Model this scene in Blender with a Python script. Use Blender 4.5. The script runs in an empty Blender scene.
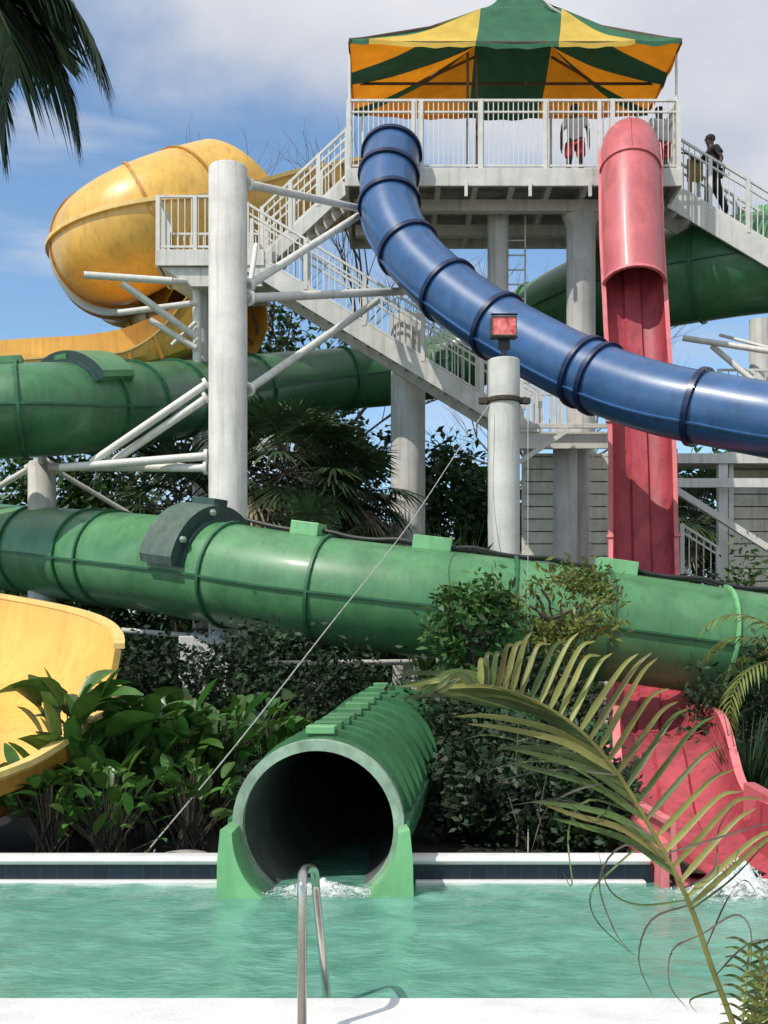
import bpy, math, random
import numpy as np
from mathutils import Vector, Matrix
random.seed(11)
rng = np.random.default_rng(5)
R = math.radians
scene = bpy.context.scene
C = scene.collection
F, HY, EYE = 1200.0, 665.0, 1.9

def P(px, py, Y):
    return Vector(((px-384)*Y/F, Y, EYE-(py-HY)*Y/F))

# ------------------------------------------------------------------ materials
MATS = {}
def mat(name, col, rough=0.5, var=0.15, vscale=2.0, bump=0.0, bscale=30.0, metal=0.0, coat=0.0, streak=0.0,
        col2=None, island=0.0, transl=0.0, emis=None, spec=0.5, blotch=None):
    m = bpy.data.materials.new(name); m.use_nodes = True
    nt = m.node_tree; N = nt.nodes; L = nt.links
    b = N['Principled BSDF']
    b.inputs['Roughness'].default_value = rough
    b.inputs['Metallic'].default_value = metal
    b.inputs['Specular IOR Level'].default_value = spec
    if coat:
        b.inputs['Coat Weight'].default_value = coat; b.inputs['Coat Roughness'].default_value = 0.12
    tc = N.new('ShaderNodeTexCoord')
    nz = N.new('ShaderNodeTexNoise'); nz.inputs['Scale'].default_value = vscale; nz.inputs['Detail'].default_value = 8
    nz.inputs['Roughness'].default_value = 0.65
    L.new(tc.outputs['Object'], nz.inputs['Vector'])
    c2 = col2 or tuple(c*(1-var*1.6) for c in col)
    c1 = tuple(min(1, c*(1+var)) for c in col)
    rp = N.new('ShaderNodeValToRGB')
    rp.color_ramp.elements[0].position = 0.33; rp.color_ramp.elements[1].position = 0.68
    rp.color_ramp.elements[0].color = (*c2, 1); rp.color_ramp.elements[1].color = (*c1, 1)
    L.new(nz.outputs['Fac'], rp.inputs['Fac'])
    out = rp.outputs['Color']
    if streak:                                  # vertical run-off stains
        mp = N.new('ShaderNodeMapping'); mp.inputs['Scale'].default_value = (7, 7, 0.45)
        L.new(tc.outputs['Object'], mp.inputs['Vector'])
        n2 = N.new('ShaderNodeTexNoise'); n2.inputs['Scale'].default_value = 1.3; n2.inputs['Detail'].default_value = 7
        L.new(mp.outputs['Vector'], n2.inputs['Vector'])
        r2 = N.new('ShaderNodeValToRGB'); r2.color_ramp.elements[0].position = 0.5; r2.color_ramp.elements[1].position = 0.72
        L.new(n2.outputs['Fac'], r2.inputs['Fac'])
        mx = N.new('ShaderNodeMix'); mx.data_type = 'RGBA'; mx.blend_type = 'MIX'
        ml = N.new('ShaderNodeMath'); ml.operation = 'MULTIPLY'; ml.inputs[1].default_value = streak
        L.new(r2.outputs['Color'], ml.inputs[0]); L.new(ml.outputs[0], mx.inputs['Factor'])
        L.new(out, mx.inputs['A']); mx.inputs['B'].default_value = (col[0]*.32+.01, col[1]*.30+.01, col[2]*.24+.01, 1)
        out = mx.outputs['Result']
    if blotch:                                  # faded / mouldy patches
        n3 = N.new('ShaderNodeTexNoise'); n3.inputs['Scale'].default_value = 0.9; n3.inputs['Detail'].default_value = 5
        n3.inputs['Distortion'].default_value = 0.6
        L.new(tc.outputs['Object'], n3.inputs['Vector'])
        r3 = N.new('ShaderNodeValToRGB'); r3.color_ramp.elements[0].position = 0.52; r3.color_ramp.elements[1].position = 0.66
        L.new(n3.outputs['Fac'], r3.inputs['Fac'])
        mx = N.new('ShaderNodeMix'); mx.data_type = 'RGBA'
        ml = N.new('ShaderNodeMath'); ml.operation = 'MULTIPLY'; ml.inputs[1].default_value = 0.7
        L.new(r3.outputs['Color'], ml.inputs[0]); L.new(ml.outputs[0], mx.inputs['Factor'])
        L.new(out, mx.inputs['A']); mx.inputs['B'].default_value = (*blotch, 1)
        out = mx.outputs['Result']
    if island:
        g = N.new('ShaderNodeNewGeometry')
        hs = N.new('ShaderNodeHueSaturation')
        mr = N.new('ShaderNodeMapRange'); mr.inputs['To Min'].default_value = 1-island; mr.inputs['To Max'].default_value = 1+island
        L.new(g.outputs['Random Per Island'], mr.inputs['Value'])
        L.new(mr.outputs[0], hs.inputs['Value']); L.new(out, hs.inputs['Color'])
        mr2 = N.new('ShaderNodeMapRange'); mr2.inputs['To Min'].default_value = 0.47; mr2.inputs['To Max'].default_value = 0.52
        L.new(g.outputs['Random Per Island'], mr2.inputs['Value']); L.new(mr2.outputs[0], hs.inputs['Hue'])
        out = hs.outputs['Color']
    L.new(out, b.inputs['Base Color'])
    if bump:
        nb = N.new('ShaderNodeTexNoise'); nb.inputs['Scale'].default_value = bscale; nb.inputs['Detail'].default_value = 6
        L.new(tc.outputs['Object'], nb.inputs['Vector'])
        bp = N.new('ShaderNodeBump'); bp.inputs['Strength'].default_value = bump; bp.inputs['Distance'].default_value = 0.02
        L.new(nb.outputs['Fac'], bp.inputs['Height']); L.new(bp.outputs['Normal'], b.inputs['Normal'])
    if rough > 0.15 and rough < 0.8:
        mrr = N.new('ShaderNodeMapRange'); mrr.inputs['To Min'].default_value = rough*0.8; mrr.inputs['To Max'].default_value = min(1, rough*1.35)
        L.new(nz.outputs['Fac'], mrr.inputs['Value']); L.new(mrr.outputs[0], b.inputs['Roughness'])
    if transl:
        o = N['Material Output']; t = N.new('ShaderNodeBsdfTranslucent'); L.new(out, t.inputs['Color'])
        ms = N.new('ShaderNodeMixShader'); ms.inputs['Fac'].default_value = transl
        L.new(b.outputs[0], ms.inputs[1]); L.new(t.outputs[0], ms.inputs[2]); L.new(ms.outputs[0], o.inputs['Surface'])
    if emis:
        b.inputs['Emission Color'].default_value = (*emis[0], 1); b.inputs['Emission Strength'].default_value = emis[1]
    MATS[name] = m
    return m

GREEN = mat('green_fibreglass', (0.085, 0.25, 0.10), 0.40, 0.18, 1.2, 0.05, 60, coat=.2, streak=.32, blotch=(0.125, 0.30, 0.135))
GREEND = mat('dark_green_flange', (0.028, 0.135, 0.06), 0.45, 0.2, 3, 0.05, streak=.3)
GREENL = mat('pale_green_fibreglass', (0.21, 0.50, 0.23), 0.4, 0.12, 2, 0.04, 40, streak=.25)
GREENB = mat('bottle_green_fibreglass', (0.05, 0.18, 0.07), 0.4, 0.2, 1.4, 0.05, 50, coat=.2, streak=.4)
RIMG = mat('worn_rim', (0.33, 0.44, 0.33), 0.6, 0.2, 5, 0.1, 60, streak=.5)  # streaked rim; its lit grey-green is put into the colour
TUBEIN = mat('dark_tube_lining', (0.12, 0.13, 0.12), 0.5, 0.3, 2, streak=.3)
BLUE = mat('blue_fibreglass', (0.04, 0.115, 0.27), 0.32, 0.14, 1.5, 0.10, 120, coat=.3, streak=.3)
NAVY = mat('navy_collar', (0.006, 0.018, 0.07), 0.35, 0.2, 3, 0.04, coat=.2)
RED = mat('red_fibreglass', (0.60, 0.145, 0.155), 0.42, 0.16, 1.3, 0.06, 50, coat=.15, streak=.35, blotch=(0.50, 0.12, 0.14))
REDL = mat('pink_faded_lip', (0.74, 0.20, 0.21), 0.5, 0.12, 3, 0.05, streak=.3)  # paler red: lit pink of lips and left panel put into the colour
REDD = mat('worn_red_lining', (0.45, 0.062, 0.08), 0.5, 0.2, 2, 0.1, 30, streak=.55)  # darker, heavily streaked red for the inner faces and joint rib
YEL = mat('yellow_fibreglass', (0.80, 0.47, 0.095), 0.36, 0.12, 1.1, 0.04, 50, coat=.2, streak=.3)
YELL = mat('pale_yellow_lip', (0.84, 0.58, 0.20), 0.5, 0.1, 3, streak=.3)
YELD = mat('amber_seam', (0.50, 0.24, 0.04), 0.5, 0.15, 3, streak=.3)
WHITE = mat('painted_white_steel', (0.66, 0.64, 0.58), 0.45, 0.09, 2.2, 0.05, 30, streak=.38)
WHITE2 = mat('painted_white_rail', (0.70, 0.68, 0.62), 0.45, 0.08, 3, streak=.25)
CONC = mat('painted_concrete', (0.63, 0.61, 0.56), 0.75, 0.12, 1.6, 0.25, 25, streak=.42)
DECKU = mat('weathered_plank', (0.48, 0.46, 0.41), 0.8, 0.2, 2.5, 0.3, 20, streak=.4)
BOARD = mat('beige_board', (0.78, 0.73, 0.60), 0.75, 0.12, 3, 0.2, 30, streak=.4)
STEEL = mat('brushed_steel', (0.62, 0.58, 0.53), 0.18, 0.1, 4, metal=1.0)
RUBBER = mat('black_hose', (0.03, 0.03, 0.03), 0.5, 0.3, 6)
ROPE = mat('rope_wire', (0.42, 0.41, 0.38), 0.6, 0.2, 8)
HOODM = mat('grey_green_hood', (0.09, 0.135, 0.105), 0.55, 0.25, 2, 0.15, 20, streak=.4)
HOODD = mat('charcoal_green_side', (0.035, 0.07, 0.065), 0.4, 0.25, 3, 0.05)
COPING = mat('white_coping', (0.74, 0.73, 0.70), 0.6, 0.10, 2.2, 0.35, 55, streak=0)
PAVE = mat('grey_paving', (0.34, 0.31, 0.28), 0.85, 0.2, 6, 0.4, 60)
SOIL = mat('dark_soil', (0.022, 0.018, 0.012), 0.95, 0.4, 3, 0.6, 12, col2=(0.008, 0.008, 0.006))
YCANB = mat('orange_canvas', (0.90, 0.31, 0.012), 0.85, 0.1, 2, 0.3, 6, transl=.30)  # same yellow cloth from below; the backlit tone is put into its colour
YCAN = mat('yellow_canvas', (0.95, 0.66, 0.13), 0.85, 0.1, 2, 0.3, 6, transl=.42)
GCAN = mat('green_canvas', (0.03, 0.13, 0.065), 0.85, 0.15, 2, 0.3, 6, transl=.02)
BROWN = mat('brown_tent_frame', (0.10, 0.05, 0.03), 0.6, 0.2, 5)
SKIN = mat('dark_skin', (0.06, 0.033, 0.022), 0.5, 0.1, 8)
TEE = mat('white_cotton', (0.62, 0.62, 0.62), 0.9, 0.08, 6, 0.3, 15)
SHORTS = mat('red_shorts_cloth', (0.42, 0.03, 0.05), 0.85, 0.15, 6, 0.3, 15)
BLACKC = mat('black_cloth', (0.012, 0.012, 0.014), 0.85, 0.2, 6, 0.3, 15)
HAIR = mat('black_hair', (0.012, 0.010, 0.009), 0.8, 0.2, 20)
MATB = mat('tan_foam_mat', (0.42, 0.26, 0.08), 0.8, 0.15, 6)
BARK = mat('grey_bark', (0.16, 0.13, 0.10), 0.9, 0.3, 6, 0.6, 18)
BARKD = mat('dark_bark', (0.07, 0.055, 0.04), 0.9, 0.3, 6, 0.6, 18)
LEAF = mat('leaf_dark', (0.03, 0.075, 0.018), 0.5, 0.35, 0.8, island=.5, transl=.22)
LEAFD = mat('leaf_deep', (0.018, 0.045, 0.012), 0.55, 0.35, 0.8, island=.5, transl=.15)  # leaf green darkened so the shade over the bushes sits in the colour
LEAFM = mat('leaf_mid', (0.05, 0.12, 0.025), 0.45, 0.35, 0.8, island=.5, transl=.25)
LEAFY = mat('leaf_yellowish', (0.21, 0.25, 0.055), 0.5, 0.25, 1, island=.4, transl=.3)
PADDLE = mat('paddle_leaf', (0.07, 0.165, 0.03), 0.33, 0.3, 2, 0.15, 12, island=.45, transl=.22)
FAN = mat('fan_leaf', (0.05, 0.09, 0.035), 0.38, 0.3, 1, island=.5, transl=.12)
FANDRY = mat('fan_dry', (0.22, 0.18, 0.10), 0.8, 0.3, 1, island=.4, transl=.1)
FROND = mat('olive_frond', (0.31, 0.31, 0.085), 0.42, 0.25, 3, island=.3, transl=.3)
FRONDG = mat('green_frond', (0.11, 0.16, 0.045), 0.42, 0.25, 3, island=.3, transl=.3)
DRY = mat('dry_leaflet', (0.13, 0.115, 0.085), 0.8, 0.3, 5, island=.3)
DARKF = mat('shadow_frond', (0.02, 0.05, 0.014), 0.65, 0.3, 2, island=.4, transl=.08)  # even dark green of the corner palm
FOAM = mat('white_foam', (0.85, 0.88, 0.87), 0.6, 0.08, 20, 0.5, 30)
TILE = mat('navy_tile_base', (0.012, 0.02, 0.035), 0.25, 0.3, 8)
BLACKP = mat('black_housing', (0.02, 0.02, 0.02), 0.4, 0.2, 6)
LAMPG = mat('red_lens', (0.85, 0.32, 0.27), 0.15, 0.1, 7, emis=((1.0, 0.10, 0.07), 0.22), col2=(0.25, 0.012, 0.015))  # highlights on the lens painted in as pale noise patches

# tile grout lines on the far pool wall
def _tile():
    nt = TILE.node_tree; N = nt.nodes; L = nt.links; b = N['Principled BSDF']
    br = N.new('ShaderNodeTexBrick'); br.offset = 0; br.inputs['Scale'].default_value = 1
    br.inputs['Brick Width'].default_value = .15; br.inputs['Row Height'].default_value = .15; br.inputs['Mortar Size'].default_value = .004
    br.inputs['Color1'].default_value = (.007, .011, .02, 1); br.inputs['Color2'].default_value = (.012, .019, .032, 1); br.inputs['Mortar'].default_value = (.03, .035, .04, 1)
    tc = N.new('ShaderNodeTexCoord'); sx = N.new('ShaderNodeSeparateXYZ'); cx = N.new('ShaderNodeCombineXYZ')
    L.new(tc.outputs['Object'], sx.inputs[0]); L.new(sx.outputs['X'], cx.inputs['X']); L.new(sx.outputs['Z'], cx.inputs['Y'])
    L.new(cx.outputs[0], br.inputs['Vector']); L.new(br.outputs['Color'], b.inputs['Base Color'])
_tile()

def _water():
    m = bpy.data.materials.new('pool_water'); m.use_nodes = True
    nt = m.node_tree; N = nt.nodes; L = nt.links; b = N['Principled BSDF']
    b.inputs['Roughness'].default_value = .06; b.inputs['IOR'].default_value = 1.33
    tc = N.new('ShaderNodeTexCoord')
    mp = N.new('ShaderNodeMapping'); mp.inputs['Scale'].default_value = (1.0, 1.0, 1)
    L.new(tc.outputs['Object'], mp.inputs['Vector'])
    nz = N.new('ShaderNodeTexNoise'); nz.inputs['Scale'].default_value = 2.6; nz.inputs['Detail'].default_value = 6; nz.inputs['Distortion'].default_value = .8
    L.new(mp.outputs[0], nz.inputs['Vector'])
    rp = N.new('ShaderNodeValToRGB'); e = rp.color_ramp.elements
    e[0].position = .3; e[1].position = .72
    e[0].color = (.09, .27, .195, 1); e[1].color = (.18, .415, .32, 1)
    L.new(nz.outputs['Fac'], rp.inputs['Fac'])
    # broad noise-shaped darker patches in the water colour
    dn = N.new('ShaderNodeTexNoise'); dn.inputs['Scale'].default_value = .8; dn.inputs['Detail'].default_value = 3; dn.inputs['Distortion'].default_value = 1.5
    L.new(mp.outputs[0], dn.inputs['Vector'])
    dr = N.new('ShaderNodeValToRGB'); dr.color_ramp.elements[0].position = .60; dr.color_ramp.elements[1].position = .70
    L.new(dn.outputs['Fac'], dr.inputs['Fac'])
    ml = N.new('ShaderNodeMath'); ml.operation = 'MULTIPLY'; ml.inputs[1].default_value = .3; L.new(dr.outputs[0], ml.inputs[0])
    mx = N.new('ShaderNodeMix'); mx.data_type = 'RGBA'; L.new(ml.outputs[0], mx.inputs['Factor'])
    L.new(rp.outputs['Color'], mx.inputs['A']); mx.inputs['B'].default_value = (.05, .17, .13, 1)
    L.new(mx.outputs['Result'], b.inputs['Base Color'])
    n2 = N.new('ShaderNodeTexNoise'); n2.inputs['Scale'].default_value = 9; n2.inputs['Detail'].default_value = 4
    mp2 = N.new('ShaderNodeMapping'); mp2.inputs['Scale'].default_value = (1, 1.6, 1)
    L.new(tc.outputs['Object'], mp2.inputs['Vector']); L.new(mp2.outputs[0], n2.inputs['Vector'])
    bp = N.new('ShaderNodeBump'); bp.inputs['Strength'].default_value = .45; bp.inputs['Distance'].default_value = .035
    L.new(n2.outputs['Fac'], bp.inputs['Height']); L.new(bp.outputs[0], b.inputs['Normal'])
    return m
WATER = _water()

# ------------------------------------------------------------------ mesh building
class MB:
    def __init__(s): s.v = []; s.f = []; s.m = []
    def add(s, vs, fs, mi=0):
        o = len(s.v); s.v += [tuple(v) for v in vs]; s.f += [tuple(i+o for i in f) for f in fs]; s.m += [mi]*len(fs)
    def box(s, c, sz, rz=0, mi=0):
        c = Vector(c); h = Vector(sz)/2; M = Matrix.Rotation(rz, 3, 'Z')
        vs = [c+M@Vector((x*h.x, y*h.y, z*h.z)) for x in (-1, 1) for y in (-1, 1) for z in (-1, 1)]
        s.add(vs, [(0, 1, 3, 2), (4, 6, 7, 5), (0, 4, 5, 1), (2, 3, 7, 6), (0, 2, 6, 4), (1, 5, 7, 3)], mi)
    def bar(s, a, b, w, h=None, mi=0, up=(0, 0, 1)):
        a = Vector(a); b = Vector(b); h = h or w; t = (b-a).normalized(); u = Vector(up)
        if abs(t.dot(u)) > .98: u = Vector((0, 1, 0))
        sd = t.cross(u).normalized(); u = sd.cross(t)
        vs = [p+sd*x*w/2+u*y*h/2 for p in (a, b) for x, y in ((-1, -1), (1, -1), (1, 1), (-1, 1))]
        s.add(vs, [(0, 1, 2, 3), (7, 6, 5, 4), (0, 4, 5, 1), (1, 5, 6, 2), (2, 6, 7, 3), (3, 7, 4, 0)], mi)
    def pipe(s, pts, r, n=10, mi=0, caps=True):
        pts = [Vector(p) for p in pts]; rs = r if isinstance(r, (list, tuple)) else [r]*len(pts)
        vs = []; fs = []; pu = None
        for i, p in enumerate(pts):
            t = (pts[min(i+1, len(pts)-1)]-pts[max(i-1, 0)]).normalized()
            if pu is None:
                pu = Vector((0, 0, 1)) if abs(t.z) < .9 else Vector((0, 1, 0))
            sd = t.cross(pu).normalized(); u = sd.cross(t).normalized(); pu = u
            for k in range(n):
                a = 2*math.pi*k/n; vs.append(p+(sd*math.cos(a)+u*math.sin(a))*rs[i])
        for i in range(len(pts)-1):
            for k in range(n):
                k2 = (k+1) % n; fs.append((i*n+k, i*n+k2, (i+1)*n+k2, (i+1)*n+k))
        if caps: fs.append(tuple(range(n))[::-1]); fs.append(tuple((len(pts)-1)*n+k for k in range(n)))
        s.add(vs, fs, mi)
    def lathe(s, c, prof, n=28, mi=0):            # prof: (r, z) list
        c = Vector(c); vs = []; fs = []
        for r, z in prof:
            for k in range(n):
                a = 2*math.pi*k/n; vs.append(c+Vector((r*math.cos(a), r*math.sin(a), z)))
        for i in range(len(prof)-1):
            for k in range(n):
                k2 = (k+1) % n; fs.append((i*n+k, i*n+k2, (i+1)*n+k2, (i+1)*n+k))
        fs.append(tuple(range(n))[::-1]); fs.append(tuple((len(prof)-1)*n+k for k in range(n)))
        s.add(vs, fs, mi)
    def loft(s, rings, closed=True, mi=0, caps=False):
        n = len(rings[0]); vs = [v for r in rings for v in r]; fs = []
        for i in range(len(rings)-1):
            for k in range(n if closed else n-1):
                k2 = (k+1) % n; fs.append((i*n+k, i*n+k2, (i+1)*n+k2, (i+1)*n+k))
        if caps: fs.append(tuple(range(n))[::-1]); fs.append(tuple((len(rings)-1)*n+k for k in range(n)))
        s.add(vs, fs, mi)
    def build(s, name, m, parent=None, smooth=False, bevel=0, sharp=38):
        me = bpy.data.meshes.new(name); me.from_pydata(s.v, [], s.f)
        for x in (m if isinstance(m, (list, tuple)) else [m]): me.materials.append(x)
        me.polygons.foreach_set('material_index', s.m)
        o = bpy.data.objects.new(name, me); C.objects.link(o)
        import bmesh
        bm = bmesh.new(); bm.from_mesh(me); bmesh.ops.recalc_face_normals(bm, faces=bm.faces)
        bm.to_mesh(me); bm.free()
        if smooth:
            me.polygons.foreach_set('use_smooth', [True]*len(me.polygons))
            me.set_sharp_from_angle(angle=R(sharp))
        if bevel:
            b = o.modifiers.new('bevel', 'BEVEL'); b.width = bevel; b.segments = 2; b.limit_method = 'ANGLE'
        if parent: o.parent = parent; o.matrix_parent_inverse = Matrix.Translation(-parent.location)
        return o

def tag(o, label=None, cat=None, group=None, kind=None):
    if label: o['label'] = label
    if cat: o['category'] = cat
    if group: o['group'] = group
    if kind: o['kind'] = kind
    return o
def thing(name, label, cat, loc=(0, 0, 0), group=None):
    o = bpy.data.objects.new(name, None); C.objects.link(o); o.location = loc; o.empty_display_size = .3
    return tag(o, label, cat, group)
def npmesh(name, V, Fc, m, parent=None, mi=None, smooth=False):
    me = bpy.data.meshes.new(name); V = np.asarray(V, dtype=np.float32); Fc = np.asarray(Fc, dtype=np.int32)
    nf, k = Fc.shape
    me.vertices.add(len(V)); me.vertices.foreach_set('co', V.ravel())
    me.loops.add(nf*k); me.loops.foreach_set('vertex_index', Fc.ravel())
    me.polygons.add(nf); me.polygons.foreach_set('loop_start', np.arange(nf, dtype=np.int32)*k)
    me.polygons.foreach_set('loop_total', np.full(nf, k, dtype=np.int32))
    for x in (m if isinstance(m, (list, tuple)) else [m]): me.materials.append(x)
    if mi is not None: me.polygons.foreach_set('material_index', np.asarray(mi, dtype=np.int32))
    me.update(calc_edges=True); me.validate()
    if smooth: me.polygons.foreach_set('use_smooth', [True]*nf)
    o = bpy.data.objects.new(name, me); C.objects.link(o)
    if parent: o.parent = parent; o.matrix_parent_inverse = Matrix.Translation(-parent.location)
    return o

def catmull(pts, n=10):
    pts = [Vector(p) for p in pts]; out = []
    q = [pts[0]*2-pts[1]]+pts+[pts[-1]*2-pts[-2]]
    for i in range(1, len(q)-2):
        for k in range(n):
            t = k/n; a, b, c, d = q[i-1], q[i], q[i+1], q[i+2]
            out.append(.5*((2*b)+(c-a)*t+(2*a-5*b+4*c-d)*t*t+(3*b-a-3*c+d)*t**3))
    out.append(pts[-1]); return out
def frames(path):
    fr = []
    for i, p in enumerate(path):
        t = (path[min(i+1, len(path)-1)]-path[max(i-1, 0)]).normalized()
        s = t.cross(Vector((0, 0, 1)))
        s = s.normalized() if s.length > 1e-4 else Vector((1, 0, 0))
        fr.append((p, t, s, s.cross(t).normalized()))
    return fr
def scr(p): return ((p.x)*F/p.y+384, HY-(p.z-EYE)*F/p.y)
def nearest(path, px, py=None):
    best = min(range(len(path)), key=lambda i: abs(scr(path[i])[0]-px)+(0 if py is None else abs(scr(path[i])[1]-py)))
    return best
def ring(fr, rad, n=40, a0=0, a1=2*math.pi, closed=True):
    p, t, s, u = fr; m = n if closed else n+1
    return [p+(s*math.cos(a0+(a1-a0)*k/n)+u*math.sin(a0+(a1-a0)*k/n))*rad for k in range(m)]
def flange(parent, fr, r, w=.05, h=.06, m=None, n=40, name='flange', a0=0, a1=2*math.pi, double=False):
    mb = MB(); p, t, s, u = fr; full = abs(a1-a0-2*math.pi) < 1e-3
    for off in ((-w*.62, w*.62) if double else (0,)):
        rr = [ring((p+t*(off+x), t, s, u), rad, n, a0, a1, full) for x, rad in ((-w/2, r-.02), (-w/2, r+h), (w/2, r+h), (w/2, r-.02))]
        mb.loft(rr+[rr[0]], closed=full)
        if not full:
            mb.add([q[0] for q in rr], [(0, 1, 2, 3)]); mb.add([q[-1] for q in rr], [(3, 2, 1, 0)])
    nb = 26 if full else 14
    for off in (-w/2-.004, w/2+.004) if not double else ():
        for k in range(nb):
            a = a0+(a1-a0)*(k+.5)/nb; d = s*math.cos(a)+u*math.sin(a); c = p+t*off+d*(r+h*.5); q = -s*math.sin(a)+u*math.cos(a); e = .011
            mb.add([c+d*e+t*x, c+q*e+t*x, c-d*e+t*x, c-q*e+t*x] if False else [c+(d*i+q*j)*e+t*x for x in (-.008, .008) for i, j in ((-1, -1), (1, -1), (1, 1), (-1, 1))], [(0, 1, 2, 3), (7, 6, 5, 4), (0, 4, 5, 1), (1, 5, 6, 2), (2, 6, 7, 3), (3, 7, 4, 0)])
    return mb.build(name, m, parent, smooth=True, sharp=50)
def seam(parent, fr, r, ang, m, w=.05, h=.06, name='seam', i0=0, i1=None):
    mb = MB(); rr = []
    for k, (p, t, s, u) in enumerate(fr[i0:i1]):
        rad = r[k+i0] if isinstance(r, list) else r
        d = s*math.cos(ang)+u*math.sin(ang); q = -s*math.sin(ang)+u*math.cos(ang)
        rr.append([p+d*(rad-.02)-q*w/2, p+d*(rad+h)-q*w/2, p+d*(rad+h)+q*w/2, p+d*(rad-.02)+q*w/2])
    mb.loft(rr, True, caps=True); return mb.build(name, m, parent)
def shell(parent, fr, r, m, th=.035, name='body', n=44, a0=0, a1=2*math.pi, inner=None, skew=0):
    """hollow swept tube (or partial shell) with real thickness"""
    mb = MB(); full = abs(a1-a0-2*math.pi) < 1e-3
    rad = (lambda i: r[i]) if isinstance(r, list) else (lambda i: r)
    o = [ring(f, rad(i), n, a0, a1, full) for i, f in enumerate(fr)]
    q = [ring(f, rad(i)-th, n, a0, a1, full) for i, f in enumerate(fr)]
    if skew:                                  # slanted end cut
        for k in range(8):
            for rg_ in (o[k], q[k]):
                for j in range(len(rg_)): rg_[j] = rg_[j]+fr[k][1]*(skew*(1-k/8)*(math.sin(a0+(a1-a0)*j/(len(rg_)-1))-.62))
    mb.loft(o, full); mb.loft([x[::-1] for x in q], full, mi=1 if inner else 0)
    mb.loft([o[0], q[0]], full); mb.loft([o[-1], q[-1]], full)
    if not full:
        mb.loft([[x[0] for x in o], [x[0] for x in q]], False); mb.loft([[x[-1] for x in o], [x[-1] for x in q]], False)
    return mb.build(name, [m, inner] if inner else m, parent, smooth=True)
def base_of(p): return (p.x, p.y, 0)

# ------------------------------------------------------------------ world, sun, camera
SUN_AZ = math.atan2(-.80, -.60)      # direction TO the sun: left and behind the camera
SUN_EL = R(50)
w = bpy.data.worlds.new('World'); scene.world = w; w.use_nodes = True
nt = w.node_tree; N = nt.nodes; L = nt.links; bg = N['Background']
sky = N.new('ShaderNodeTexSky'); sky.sky_type = 'NISHITA'; sky.sun_disc = False
sky.sun_elevation = SUN_EL; sky.air_density = 1.0; sky.dust_density = .6; sky.ozone_density = 1.0
sun_dir = Vector((-.72*math.cos(SUN_EL), -.69*math.cos(SUN_EL), math.sin(SUN_EL))).normalized()
sky.sun_rotation = math.atan2(sun_dir.x, sun_dir.y)
tc = N.new('ShaderNodeTexCoord'); sx = N.new('ShaderNodeSeparateXYZ'); L.new(tc.outputs['Generated'], sx.inputs[0])
def mth(op, a, b=None):
    n = N.new('ShaderNodeMath'); n.operation = op
    for i, x in enumerate((a, b)):
        if x is None: continue
        if isinstance(x, (int, float)): n.inputs[i].default_value = x
        else: L.new(x, n.inputs[i])
    return n.outputs[0]
zz = mth('ADD', mth('MAXIMUM', sx.outputs['Z'], 0.0), .22)
cx = N.new('ShaderNodeCombineXYZ'); L.new(mth('DIVIDE', sx.outputs['X'], zz), cx.inputs['X']); L.new(mth('DIVIDE', sx.outputs['Y'], zz), cx.inputs['Y'])
cx.inputs['Z'].default_value = 3.7
n1 = N.new('ShaderNodeTexNoise'); n1.inputs['Scale'].default_value = 1.7; n1.inputs['Detail'].default_value = 9; n1.inputs['Roughness'].default_value = .52; n1.inputs['Distortion'].default_value = .25
L.new(cx.outputs[0], n1.inputs['Vector'])
cov = mth('ADD', mth('ADD', n1.outputs['Fac'], mth('MULTIPLY', mth('SUBTRACT', sx.outputs['Z'], .37), 3.2)), mth('MULTIPLY', sx.outputs['X'], .75))
mr = N.new('ShaderNodeMapRange'); mr.interpolation_type = 'SMOOTHSTEP'; mr.inputs['From Min'].default_value = .47; mr.inputs['From Max'].default_value = .72
L.new(cov, mr.inputs['Value'])
# thin low streaks of cloud
n2 = N.new('ShaderNodeTexNoise'); n2.inputs['Scale'].default_value = 3.2; n2.inputs['Detail'].default_value = 7
mp = N.new('ShaderNodeMapping'); mp.inputs['Scale'].default_value = (1.0, 1.0, 5.5); L.new(tc.outputs['Generated'], mp.inputs['Vector']); L.new(mp.outputs[0], n2.inputs['Vector'])
mr2 = N.new('ShaderNodeMapRange'); mr2.interpolation_type = 'SMOOTHSTEP'; mr2.inputs['From Min'].default_value = .50; mr2.inputs['From Max'].default_value = .68; mr2.inputs['To Max'].default_value = .6
L.new(n2.outputs['Fac'], mr2.inputs['Value'])
msk = mth('MAXIMUM', mr.outputs[0], mr2.outputs[0])
n3 = N.new('ShaderNodeTexNoise'); n3.inputs['Scale'].default_value = 3.0; n3.inputs['Detail'].default_value = 6
L.new(cx.outputs[0], n3.inputs['Vector'])
cr = N.new('ShaderNodeValToRGB'); cr.color_ramp.elements[0].position = .35; cr.color_ramp.elements[1].position = .7
cr.color_ramp.elements[0].color = (4.0, 4.3, 5.0, 1); cr.color_ramp.elements[1].color = (5.7, 5.8, 6.1, 1)
L.new(n3.outputs['Fac'], cr.inputs['Fac'])
mx = N.new('ShaderNodeMix'); mx.data_type = 'RGBA'; L.new(msk, mx.inputs['Factor']); tint = N.new('ShaderNodeMix'); tint.data_type = 'RGBA'; tint.blend_type = 'MULTIPLY'; tint.inputs['Factor'].default_value = 1; tint.inputs['B'].default_value = (1.03, 1.19, 1.27, 1); L.new(sky.outputs[0], tint.inputs['A']); L.new(tint.outputs['Result'], mx.inputs['A']); L.new(cr.outputs[0], mx.inputs['B'])
L.new(mx.outputs['Result'], bg.inputs['Color']); bg.inputs['Strength'].default_value = .14

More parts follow.
